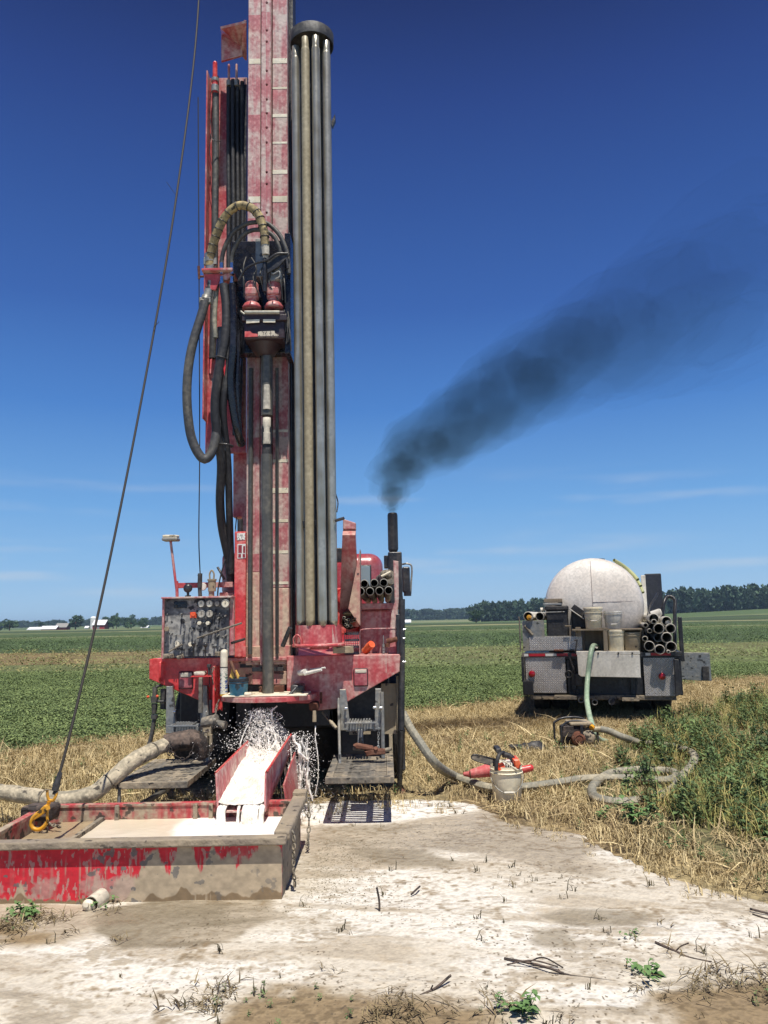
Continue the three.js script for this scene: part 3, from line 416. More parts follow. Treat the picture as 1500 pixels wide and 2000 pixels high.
{ // rotary head on the mast
  const y = (p) => p, f = 6.92;
  part('head_carriage', [B(-1.43, -0.862, 4.113, 5.243, 7.2, 7.33, .01), B(-0.886, -0.833, 4.038, 5.213, 7.0, 7.3, .006), B(-1.39, -1.342, 4.016, 4.512, 7.05, 7.3, .006)], M.grease, rig);
  part('gearbox', [B(-1.253, -0.877, 4.154, 4.428, 6.93, 7.28, .02, 2), LA([[.05, 0], [.085, .01], [.16, .11], [.185, .13], [.185, .2]], [-1.084,4.049,-7.12]), B(-1.266, -0.855, 4.318, 4.376, 6.9, 6.95, .008)], mat({ map: coat(41, 0x3c2429, 0x2c2a2e, { amt: .5 }), roughness: .45 }), rig, 'dark maroon gearbox of the rotary head with shade painted in');  // shade below the motors is painted into this dark coat
  part('pipe_bar', [C([-1.235,4.391,-6.88], [-0.917,4.385,-6.88], .017), C([-1.276,4.41,-6.9], [-1.239,4.38,-6.9], .01)], M.steel, rig);
  parts('white_strip', [EX([[-1.224,4.326],[-1.103,4.328],[-1.103,4.299],[-1.224,4.292]], 6.893, 6.9, 0), EX([[-1.07,4.328],[-0.958,4.325],[-0.958,4.296],[-1.07,4.298]], 6.893, 6.9, 0)], M.cream, rig);
  part('decal', EX([[-1.12,4.219],[-1.092,4.224],[-0.97,4.226],[-0.965,4.202],[-0.932,4.186],[-0.937,4.167],[-1.12,4.171]], 6.92, 6.93, 0), mat({ map: tex(128, 64, (u, v) => { const n = fbm(u * 26, v * 5, 0, 300, 3); return v > .35 && v < .42 ? hex(0x3a3032) : n > .6 ? hex(0x4a4240) : hex(0xc9bda6); }, 8) }), rig);
  part('red_mark', EX([[-1.241,4.227],[-1.195,4.23],[-1.171,4.206],[-1.124,4.2],[-1.124,4.175],[-1.241,4.173]], 6.92, 6.93, 0), M.redBright, rig);
  for (const [cx, mt] of [[-1.194, M.red], [-0.988, M.red]]) {
    const yb = 4.466, at = [cx, yb, -7.02];
    part('drive_motor', [LA([[.0, 0], [.088, 0], [.088, .03], [.07, .06], [.05, .075], [.05, .1], [.066, .11], [.07, .17], [.062, .19], [.062, .25], [.05, .268], [0, .27]], at, [0, 1, 0], 20), B(cx - .055, cx + .055, yb + .12, yb + .2, 6.94, 7.06, .02, 2), C([cx, yb + .05, -6.92], [cx, yb + .05, -6.94], .006)], mt, rig, 'red hydraulic motor on top of the rotary head');
  }
  part('drive_quill', [C([-1.069,3.483,-7.12], [-1.07,4.083,-7.12], .053, .053, 18)], M.rodmud, rig, 'grey quill below the rotary head');
  part('saver_sub', [LA([[.036, 0], [.038, .02], [.036, .06], [.036, .1], [.038, .105], [.034, .11], [.034, .16], [.038, .17], [.036, .25], [.0, .255]], [-1.066,3.207,-7.1]), C([-1.065,3.533,-7.09], [-1.065,3.767,-7.09], .037, .03)], M.dust, rig, 'muddy coupling at the top of the drill string');
  part('hook_flange', [TB([[-1.306,4.728,-6.95],[-1.235,4.828,-6.92],[-1.137,4.871,-6.9],[-1.03,4.89,-6.88],[-0.945,4.948,-6.88],[-0.844,4.96,-6.9]], .011, 7, 40), EX([[-1.042,4.879],[-0.995,4.938],[-0.919,4.967],[-0.825,4.955],[-0.853,4.915],[-0.924,4.837],[-1.033,4.77]], 6.9, 6.92, .004), C([-1.057,4.915,-6.9], [-1.056,4.592,-6.9], .018), C([-0.853,4.91,-6.9], [-0.844,4.811,-6.9], .012)], M.black, rig);
  part('valve_block', [B(-1.168, -1.091, 4.807, 5.192, 7.05, 7.2, .01), rough(B(-1.026, -0.907, 4.721, 4.851, 6.95, 7.05, .02, 2), .03, 14), TB([[-1.014,4.828,-6.93],[-0.984,4.773,-6.92],[-0.927,4.797,-6.92],[-0.922,4.747,-6.92],[-0.96,4.723,-6.92]], .008, 6, 24)], M.galv, rig);
  part('gooseneck_swivel', [C([-1.047,4.949,-6.9], [-1.052,5.05,-6.9], .034, .038), C([-1.055,4.883,-6.95], [-1.047,4.949,-6.9], .026)], M.dust, rig);
  // the beige gooseneck hose with its straps
  const gn = [[-1.596,4.921,-7.05],[-1.59,5.018,-7.04],[-1.558,5.135,-7.02],[-1.502,5.251,-6.98],[-1.434,5.366,-6.95],[-1.357,5.425,-6.92],[-1.282,5.443,-6.9],[-1.205,5.426,-6.9],[-1.138,5.374,-6.9],[-1.09,5.282,-6.9],[-1.062,5.165,-6.9],[-1.052,5.04,-6.9]];
  const gh = part('gooseneck_hose', hosePts(TB(gn, .041, 12, 90), .012, 12), M.beigehose, rig, 'beige arched gooseneck hose with dark straps');
  { const c = new THREE.CatmullRomCurve3(gn.map(V3), false, 'centripetal'); for (const t of [.1, .17, .24, .3, .37, .45, .54, .63, .71, .77, .84, .93]) { const p = c.getPointAt(t), d = c.getTangentAt(t); part('strap', TO(p.toArray(), .042, .0045, d.toArray()), M.black, gh); } }
  part('hose_end', [C([-1.596,4.961,-7.05], [-1.602,5.043,-7.05], .046), C([-1.59,4.87,-7.05], [-1.596,4.961,-7.05], .04), C([-1.595,4.829,-7.05], [-1.591,4.88,-7.05], .036), B(-1.654, -1.529, 4.931, 5.002, 7.03, 7.07, .006)], M.galv, rig);
  for (const h of [[[-1.484,4.878,-7.05],[-1.485,4.98,-7.05],[-1.446,5.107,-7.02],[-1.371,5.228,-7],[-1.271,5.287,-6.98],[-1.198,5.306,-6.97],[-1.053,5.298,-6.97],[-0.941,5.194,-6.96],[-0.878,5.061,-6.95],[-0.85,4.959,-6.95],[-0.841,4.784,-6.95]], [[-1.388,4.876,-7.05],[-1.389,4.993,-7.05],[-1.35,5.105,-7.02],[-1.279,5.196,-7],[-1.191,5.24,-6.99],[-1.079,5.232,-6.98],[-0.981,5.164,-6.97],[-0.929,5.046,-6.97],[-0.911,4.95,-6.98]]]) part('hose', TB(h, .021, 8, 80), M.hose, rig);
  part('hose_bracket', [B(-1.653, -1.364, 4.833, 4.858, 6.95, 7.3, .006), EX([[-1.646,4.822],[-1.358,4.826],[-1.42,4.762],[-1.492,4.763],[-1.529,4.663],[-1.611,4.675]], 7.0, 7.03, .004)], M.red, rig, 'red plate holding the hose couplings');
  part('side_valve', [C([-1.696,4.796,-7.05], [-1.702,4.923,-7.05], .011, .013), C([-1.696,4.821,-7.05], [-1.643,4.82,-7.05], .01)], M.rust, rig);
  for (const [a, b] of [[[-1.474,4.814,-7], [-1.475,4.925,-7]], [[-1.378,4.812,-7], [-1.379,4.923,-7]], [[-1.472,4.684,-7], [-1.473,4.789,-7]], [[-1.377,4.682,-7], [-1.378,4.787,-7]]]) part('hose_coupling', [C(a, b, .02), C(a, [(a[0] + b[0]) / 2, (a[1] + b[1]) / 2, (a[2] + b[2]) / 2], .024)], M.chrome, rig);
  // thick hose hanging in a loop on the left
  part('hose_end', [C([-1.614,4.585,-7.02], [-1.598,4.679,-7.03], .04), C([-1.633,4.537,-7], [-1.615,4.605,-7.02], .046), C([-1.598,4.659,-7.03], [-1.59,4.76,-7.03], .034), B(-1.676, -1.571, 4.537, 4.587, 6.98, 7.04, .005)], M.galv, rig);
  part('loop_hose', TB([[-1.619,4.572,-7],[-1.66,4.391,-6.98],[-1.718,4.163,-6.96],[-1.755,3.941,-6.95],[-1.77,3.701,-6.95],[-1.758,3.461,-6.95],[-1.725,3.25,-6.96],[-1.665,3.109,-6.97],[-1.612,3.054,-6.98],[-1.561,3.1,-7],[-1.527,3.238,-7.03],[-1.521,3.491,-7.08],[-1.538,3.845,-7.12]], .042, 12, 110), M.hose, rig, 'thick grey hose hanging in a long loop beside the mast');
  const bundle = [[[[-1.454,4.713,-7],[-1.424,4.485,-6.98],[-1.427,4.182,-6.96],[-1.483,3.894,-6.97],[-1.524,3.566,-7],[-1.513,3.291,-7.05],[-1.494,3.072,-7.15],[-1.532,2.712,-7.3],[-1.532,2.483,-7.4],[-1.491,2.199,-7.5],[-1.47,1.957,-7.55]], .042, M.rubber], [[[-1.377,4.712,-7],[-1.355,4.43,-6.97],[-1.358,4.086,-6.97],[-1.385,3.805,-7],[-1.363,3.525,-7.04],[-1.326,3.299,-7.1],[-1.315,3.234,-7.2]], .038, M.grease], [[[-1.409,4.626,-7.02],[-1.389,4.294,-7],[-1.414,3.902,-7],[-1.459,3.53,-7.05],[-1.443,3.081,-7.2],[-1.455,2.621,-7.35],[-1.463,2.34,-7.45],[-1.461,2.052,-7.5]], .034, M.rubber], [[[-1.524,4.797,-7.06],[-1.539,4.566,-7.05],[-1.547,4.391,-7.05],[-1.536,4.217,-7.05]], .022, M.corr], [[[-1.362,4.634,-7.1],[-1.337,4.224,-7.08],[-1.343,3.731,-7.08],[-1.326,3.31,-7.15]], .03, M.grease], [[[-1.491,4.327,-7.08],[-1.51,3.838,-7.1],[-1.481,3.355,-7.12],[-1.469,3.17,-7.16]], .036, M.grease]];
  for (const [p, r, m] of bundle) part('hose', TB(p, r, 9, 70), m, rig);
  parts('hose_strap', [TO([-1.467,3.994,-6.98], .06, .006, [.2, 1, 0]), TO([-1.448,3.205,-7.1], .07, .008, [.1, 1, 0])], M.black, rig);
  parts('red_rag', [EX([[-1.449,3.987],[-1.426,3.996],[-1.42,3.928],[-1.433,3.817],[-1.444,3.909]], 6.96, 6.97, .002), EX([[-1.575,3.993],[-1.556,4.003],[-1.564,3.857],[-1.578,3.867]], 7.0, 7.01, .002)], M.redBright, rig);
  // stray wires round the head
  const wr = rng(31), ws = []; for (let i = 0; i < 9; i++) { const x = -1.296 + i * .05, y0 = 4.99 - wr() * .2; ws.push(TB([[x, y0, -7.0], [x + (wr() - .5) * .12, y0 - .12, -6.93], [x + (wr() - .5) * .14, y0 - .28, -6.98]], .006, 5, 16)); } for (let i = 0; i < 5; i++) { const x = -0.865 + (wr() - .5) * .05, y0 = 4.474 - wr() * .15; ws.push(TB([[x, y0, -6.98], [x + .02, y0 - .15, -6.95], [x - .01 + wr() * .04, y0 - .3, -6.97]], .005, 5, 14)); }
  part('wire', ws, M.hose, rig);
}
{ // lift cylinder beside the mast, gauge and lamp gear on the control panel
  const d = 7.3;
  const cyl = part('lift_cylinder', [B(-1.397, -1.288, 1.274, 2.429, 7.3, 7.42, .012, 2), B(-1.307, -1.279, 1.279, 1.375, 7.26, 7.3, .002)], M.redBright, rig, 'bright red upright lift cylinder with white stickers');
  part('cylinder_rod', C([-1.354,2.426,-7.36], [-1.355,2.552,-7.36], .026), M.rubber, cyl);
  part('sticker', EX([[-1.372,2.41],[-1.296,2.414],[-1.295,2.351],[-1.372,2.348]], 7.296, 7.3, 0), mat({ map: tex(64, 64, (u, v) => (fbm(u * 14, v * 8, 0, 310, 2) > .6 && v > .2 && v < .8 ? hex(0x54504c) : hex(0xe6e2da)), 12), roughness: .4, bumpScale: 0 }), cyl);
  part('sticker', [EX([[-1.367,2.31],[-1.291,2.313],[-1.29,2.18],[-1.366,2.176]], 7.296, 7.3, 0)], M.whitetape, cyl);
  part('sticker_print', [EX([[-1.359,2.3],[-1.326,2.302],[-1.326,2.228],[-1.359,2.229]], 7.294, 7.2965, 0), EX([[-1.314,2.29],[-1.295,2.292],[-1.295,2.227],[-1.314,2.228]], 7.294, 7.2965, 0), EX([[-1.359,2.219],[-1.333,2.219],[-1.333,2.185],[-1.359,2.186]], 7.294, 7.2965, 0), EX([[-1.319,2.218],[-1.295,2.218],[-1.295,2.185],[-1.318,2.185]], 7.294, 7.2965, 0)], mat({ color: 0x8c3038, roughness: .4, bumpScale: 0 }), cyl);
  part('cab_guard', [B(-1.642, -1.447, 1.862, 2.282, 7.9, 8.3, .05, 2), B(-1.587, -1.45, 1.833, 1.877, 7.55, 7.8, .01)], M.red, rig);
  parts('wire', [TB([[-1.5,2.182,-7.4],[-1.537,2.048,-7.4],[-1.565,1.905,-7.4],[-1.569,1.833,-7.4]], .007, 6, 20), TB([[-1.582,2.109,-7.45],[-1.542,2.049,-7.42],[-1.518,1.992,-7.45]], .012, 6, 10), TB([[-1.389,2.572,-7.36],[-1.398,2.451,-7.36],[-1.372,2.372,-7.3]], .006, 6, 14)], M.black, rig);
  // control panel
  const px0 = -2.03, px1 = -1.385, py0 = 1.294, py1 = 1.822;
  const box = part('control_box', [B(px0, px0 + .02, py0 - .02, py1, 7.2, 7.5, .004), B(px0, px1, py1 - .008, py1 + .008, 7.16, 7.5, .004), B(px1 - .04, px1, py0, py1, 7.24, 7.5, .004), B(px0, px1, py0 - .02, py1, 7.5, 7.52, .004)], M.pink, rig, 'pinkish red housing of the control panel');
  const pan = part('control_panel', B(px0 + .022, px1 - .042, py0, py1 - .01, 7.22, 7.26, .002), M.panel, rig, 'grimy grey control panel with gauges and levers');
  const gauge = (c, r, m = M.cream) => { part('gauge', [C([c[0], c[1], c[2]], [c[0], c[1], c[2] - .05], r, r, 20), TO([c[0], c[1], c[2]], r * .93, r * .13, [0, 0, 1], 6.284, 20)], M.galv, pan); part('gauge_dial', C([c[0], c[1], c[2] + .002], [c[0], c[1], c[2] - .002], r * .84, r * .84, 20), m, pan); part('gauge_needle', [B(c[0] - .002, c[0] + .002, c[1] - r * .1, c[1] + r * .6, -c[2] - .0045, -c[2] - .0025, .0004), C([c[0], c[1], c[2] + .005], [c[0], c[1], c[2] + .001], r * .12, r * .12, 8)], M.black, pan); };
  for (const g of [[-1.673,1.765,-7.19], [-1.598,1.764,-7.19]]) gauge(g, .031);
  gauge([-1.529,1.762,-7.19], .021, M.dust); gauge([-1.446,1.76,-7.15], .036); gauge([-1.671,1.673,-7.19], .034, M.dust); gauge([-1.597,1.672,-7.19], .031, M.dust); gauge([-1.89,1.412,-7.19], .03);
  part('stop_button', [C([-1.738,1.669,-7.16], [-1.753,1.67,-7.22], .016), B(-1.778, -1.718, 1.638, 1.693, 7.21, 7.22, .001)], M.orange, pan);
  for (const k of [[-1.675,1.591,-7.12], [-1.599,1.589,-7.12]]) part('knob', [C(k, [k[0], k[1], -7.15], .016), C(k, [k[0], k[1], -7.22], .007), C([k[0], k[1], k[2] + .001], [k[0], k[1], k[2]], .008)], M.cream, pan);
  const swR = rng(77), sw = [], dk = []; for (let i = 0; i < 46; i++) { const x = lerp(px0 + .04, px1 - .06, swR()), y = lerp(py0 + .03, py1 - .05, swR()), r = .004 + swR() * .006; (swR() < .5 ? sw : dk).push(C([x, y, -7.22], [x + .004, y - .004, -7.2 + swR() * .02], r, r * .8, 8)); if (swR() < .4) dk.push(B(x - .02, x + .02, y - .003, y + .003, 7.214, 7.222, .001)); }
  parts('switch', sw, M.galv, pan); parts('toggle', dk, M.black, pan);
  part('display', [B(-1.924, -1.807, 1.728, 1.788, 7.205, 7.222, .004)], M.grease, pan);
  const lever = (a, b, r, m, ball) => part('lever', [C(a, b, r), ...(ball ? [SP(b, ball)] : [])], m, pan);
  lever([-1.684,1.46,-7.1], [-1.274,1.584,-7.02], .009, M.mudmetal); lever([-1.719,1.289,-7.12], [-1.716,1.411,-7.1], .007, M.black, .022); lever([-1.614,1.283,-7.12], [-1.611,1.4,-7.1], .007, M.black, .022);
  lever([-1.753,1.406,-7.14], [-1.767,1.405,-7.2], .02, M.cream); lever([-1.965,1.546,-7.12], [-1.988,1.546,-7.22], .02, M.tanplate); lever([-1.933,1.344,-7.1], [-1.811,1.409,-7.08], .008, M.mudmetal); lever([-1.379,1.409,-7.1], [-1.252,1.444,-7.05], .012, M.darkmud);
  for (const k of [[-1.512,1.638,-7.14], [-1.446,1.659,-7.13], [-1.515,1.483,-7.14], [-1.447,1.482,-7.14], [-1.901,1.491,-7.14], [-1.836,1.489,-7.14], [-1.75,1.533,-7.16], [-1.851,1.681,-7.15], [-1.446,1.41,-7.14], [-1.518,1.547,-7.15]]) lever([k[0], k[1], -7.22], [k[0], k[1] - .01, k[2]], .007, M.galv);
  part('valve', [rough(B(-1.992, -1.909, 1.283, 1.324, 7.1, 7.2, .01, 2), .03, 15), TB([[-1.855,1.283,-7.12],[-1.838,1.319,-7.12],[-1.811,1.327,-7.12]], .008, 6, 12), rough(B(-1.868, -1.822, 1.277, 1.309, 7.1, 7.2, .01, 2), .03, 15), rough(B(-1.53, -1.484, 1.288, 1.334, 7.1, 7.2, .01, 2), .03, 15)], M.mudmetal, rig);
  // things standing on the panel
  part('lamp_pole', [C([-1.947,1.836,-7.4], [-1.954,1.984,-7.4], .015), C([-1.955,1.912,-7.4], [-2.018,2.366,-7.4], .012)], M.red, rig, 'thin red pole of the work lamp');
  const lampAt = [-2.014,2.385,-7.4];
  part('work_lamp', [B(lampAt[0] - .075, lampAt[0] + .075, lampAt[1] - .025, lampAt[1] + .008, 7.34, 7.46, .015, 2)], M.galv, rig, 'work lamp on its pole');
  part('lamp_top_layer', rough(B(lampAt[0] - .068, lampAt[0] + .068, lampAt[1] + .004, lampAt[1] + .034, 7.345, 7.455, .016, 3), .012, 20), M.cream, rig, 'pale layer on top of the work lamp');  // paler uneven layer over the lamp top
  part('guard_bar', B(-1.97, -1.441, 1.921, 1.97, 7.46, 7.5, .004), M.red, rig);
  part('spotlight', [SP([-1.828,1.912,-7.32], .042, 1, 1, .7), C([-1.827,1.874,-7.32], [-1.826,1.822,-7.32], .012), C([-1.827,1.846,-7.32], [-1.826,1.827,-7.32], .028)], M.black, rig);
  part('air_valve', [C([-1.713,1.829,-7.32], [-1.719,1.914,-7.32], .018), C([-1.719,1.914,-7.32], [-1.716,2.047,-7.32], .022, .02), C([-1.739,2.028,-7.32], [-1.725,2.037,-7.32], .006)], M.rubber, rig);
  part('spotlight', [C([-1.7,1.925,-7.36], [-1.693,1.924,-7.33], .036, .03, 18)], M.greybox, rig, 'round lamp with a pale face');
  part('plug_pin', [C([-1.6,1.878,-7.3], [-1.601,1.987,-7.3], .036, .036, 18), C([-1.601,1.977,-7.3], [-1.601,1.991,-7.3], .042, .042, 18), C([-1.604,1.827,-7.3], [-1.605,1.883,-7.3], .026), TB([[-1.62,1.982,-7.3],[-1.623,2.044,-7.3],[-1.605,2.072,-7.3],[-1.585,2.043,-7.3],[-1.587,1.982,-7.3]], .008, 7, 24)], M.tanplate, rig, 'tan plug with a wire loop handle');
}
{ // rod carousel
  const ax = -0.608, az = -7.15, top = -0.628, yb = 1.364, yt = 7.249;
  part('carousel_base', [LA([[.0, 0], [.235, 0], [.24, .012], [.235, .024], [.218, .026], [.21, .03], [.205, .19], [.2, .19], [.2, .03], [0, .03]], [ax, yb, az], [0, 1, 0], 36), TB([[-0.813,1.37,-7.01],[-0.812,1.446,-7],[-0.779,1.472,-6.99],[-0.751,1.437,-6.98],[-0.746,1.371,-6.97]], .008, 6, 24), C([ax, yb - .03, az - .1], [ax, yb, az - .1], .09)], M.red, rig, 'red cup holding the lower ends of the rods');
  part('carousel_head', [LA([[0, .05], [.2, .05], [.205, 0], [.215, 0], [.217, .11], [.17, .15], [.07, .165], [.05, .2], [.0, .2]], [top, yt, az], [0, 1, 0], 36), C([top, yt + .2, az], [top, yt + .26, az], .03)], M.rubber, rig, 'dark round head holding the tops of the rods');
  part('carousel_shaft', C([ax, yb, az], [top, yt + .05, az], .05, .05, 12), M.black, rig);
  parts('carousel_arm', [B(ax - .02, ax + .02, 1.9, 1.98, 7.2, 7.5, .006), B(top - .02, top + .02, yt - .6, yt - .5, 7.2, 7.6, .006), C([-0.831,1.537,-6.9], [-0.907,1.378,-6.97], .02)], M.black, rig);
  parts('rod_bracket', [EX([[-0.736,2.487],[-0.704,2.486],[-0.713,2.417],[-0.727,2.427]], 7.03, 7.07, .003), EX([[-0.626,2.489],[-0.585,2.488],[-0.599,2.424],[-0.617,2.434]], 7.03, 7.07, .003), C([-0.437,2.475,-7], [-0.357,2.493,-6.97], .014), EX([[-0.452,6.426],[-0.406,6.524],[-0.401,6.458],[-0.432,6.382]], 7.15, 7.2, .004), TB([[-0.436,2.732,-7.1],[-0.418,2.661,-7.1],[-0.42,2.55,-6.97]], .006, 5, 12)], M.black, rig);
  part('box_bracket', [B(-0.484, -0.299, 1.297, 1.356, 7.2, 7.3, .005)], M.tanplate, rig);
}
{ // right side: boom post, pipe rack, cab, exhaust
  part('boom_post', [EX([[-0.378,2.513],[-0.261,2.473],[-0.262,2.416],[-0.379,2.418]], 7.17, 7.3, .006)], M.pink, rig, 'pale cap of the boom post');
  part('boom_post', [quad([-0.379,2.414,-7.2], [-0.262,2.411,-7.2], [-0.257,1.585,-7.66], [-0.444,1.589,-7.66], -.12)], M.red, rig, 'red boom post leaning towards the viewer');
  part('boom_gusset', EX([[-0.228,2.241],[-0.239,1.54],[-0.344,1.694]], 7.25, 7.6, .004), M.tanred, rig, 'pale triangular gusset on the boom post');
  part('engine_cover', [B(-0.599, -0.28, 1.442, 1.924, 8.2, 9.4, .02), LA([[0, 0], [.07, 0], [.075, .02], [0, .02]], [-0.424,1.823,-8.18], [0, 0, 1], 20), TO([-0.424,1.823,-8.18], .098, .007)], M.redBright, rig);
  part('engine_rail', [B(-0.848, -0.322, 2.219, 2.376, 8.6, 8.7, .01), C([-0.422,2.374,-8.6], [-0.433,2.419,-8.6], .02)], M.black, rig);
  part('fuel_tank', [B(-0.259, 0.068, 1.25, 1.69, 7.7, 9.2, .03)], M.red, rig, 'red tank below the pipe rack');
  parts('rack_cradle', [B(-0.272, 0.081, 1.689, 1.747, 7.6, 7.7, .006), B(-0.375, 0.113, 1.5, 1.75, 10.4, 10.5, .006)], M.red, rig);
  part('rack_post', [EX([[0.078,2.141],[0.127,2.135],[0.124,1.769],[0.112,1.674],[0.117,1.258],[0.012,1.26],[0.049,1.637],[0.085,1.751]], 7.45, 7.53, .005)], M.pink, rig, 'pale red upright post at the right of the pipe rack');
  part('corner_post', [C([0.152,1.777,-7.42], [0.121,0.589,-7.42], .03, .03), C([0.121,0.589,-7.42], [0.092,0.021,-7.55], .036, .022), B(0.086, 0.153, 0.217, 1.226, 7.5, 7.7, .006), B(0.093, 0.136, 1.164, 1.635, 7.4, 7.5, .004)], M.black, rig, 'dark upright pole at the right rear corner');
  part('pole_foot', C([0.107,-0.003,-7.6], [0.103,0.056,-7.6], .05, .025), M.rust, rig);
  part('guard_hoop', TB([[-0.25,1.255,-7.45],[-0.249,1.453,-7.45],[-0.241,1.495,-7.45],[-0.203,1.504,-7.45],[0.123,1.507,-7.45]], .006, 6, 40), M.pink, rig, 'thin pink guard hoop on the deck');
  part('cylinder_cap', [C([-0.199,1.304,-7.38], [-0.135,1.371,-7.3], .035, .035, 18), C([-0.17,1.337,-7.345], [-0.15,1.356,-7.32], .037, .037, 18)], M.orange, rig);
  const sp = []; for (let i = 0; i < 7; i++) sp.push(TO([-0.029, 1.272 + i * .014, -7.4], .011, .004, [0, 1, .2])); sp.push(C([-0.029,1.347,-7.4], [-0.027,1.445,-7.4], .006));
  part('spring', sp, M.galv, rig);
  part('pipe_fitting', [C([0.001,1.388,-7.4], [0.101,1.41,-7.4], .026, .022), C([0.005,1.374,-7.4], [0.009,1.337,-7.4], .024)], M.rust, rig);
  for (const c of [[0.144,1.414,-7.4], [0.144,1.199,-7.4], [0.15,1.498,-7.4]]) part('bolt', C(c, [c[0] + .03, c[1], c[2]], .009), M.chrome, rig);
  const gr = []; for (let i = 0; i < 8; i++) gr.push(B(-0.394 + i * .0195, -0.394 + i * .0195 + .006, 1.273, 1.487, 7.48, 7.5, .001)); for (let i = 0; i < 4; i++) gr.push(B(-0.394, -0.259, 1.273 + i * .06, 1.273 + i * .06 + .022, 7.49, 7.51, .001));
  part('grille', gr, M.galv, rig, 'grey metal grille beside the carousel base');
  // cab
  const cx0 = -2.35, cx1 = -0.034, cy1 = 2.62;
  const cab = part('cab', [B(cx0, cx1, .9, cy1, 12.2, 14, .22, 5)], mat({ map: coat(40, 0xa8303a, 0x9c5a5c, { amt: .35, streak: .3 }), roughness: .3, clearcoat: .5, clearcoatRoughness: .2, bumpScale: .0005 }), rig, 'glossy red cab of the rig truck');
  part('rear_window', B(-0.494, -0.225, 2.044, 2.415, 12.19, 12.24, .05, 4), M.glass, cab);
  part('window_seal', B(-0.51, -0.209, 2.028, 2.431, 12.195, 12.24, .055, 4), M.black, cab);
  // exhaust
  part('exhaust_stack', [LA([[.0, -.02], [.05, -.02], [.06, 0], [.066, .015], [.066, .46], [.058, .485], [.05, .49], [.05, .3], [0, .3]], [0.11,2.473,-10.2]), C([0.102,2.109,-10.2], [0.11,2.48,-10.2], .045)], M.blackpl, rig, 'black upright exhaust stack');
  part('exhaust_bracket', [B(0.039, 0.215, 1.713, 2.436, 9.95, 10.3, .02), B(-0.013, 0.053, 2.236, 2.394, 10, 10.2, .01)], M.black, rig);
  part('air_filter', [rough(C([-0.028,2.045,-9.5], [0.057,2.077,-9.3], .09, .09, 14), .06, 9), C([0.016,2.097,-9], [0.063,2.125,-9], .022)], M.mudmetal, rig);
  const mir = part('side_mirror', [B(0.272, 0.394, 1.997, 2.412, 12.55, 12.65, .03, 3), C([0.349,1.948,-12.6], [0.35,2.021,-12.6], .06, .06)], M.black, rig, 'black side mirror at the right');
  part('mirror_bracket', [TB([[0.27,2.454,-12.6],[0.36,2.461,-12.6],[0.417,2.435,-12.6],[0.41,2.142,-12.6],[0.398,1.979,-12.6]], .016, 6, 30), TB([[0.259,1.942,-12.6],[0.257,1.498,-12.6]], .02, 6, 8)], M.galv, mir);
}
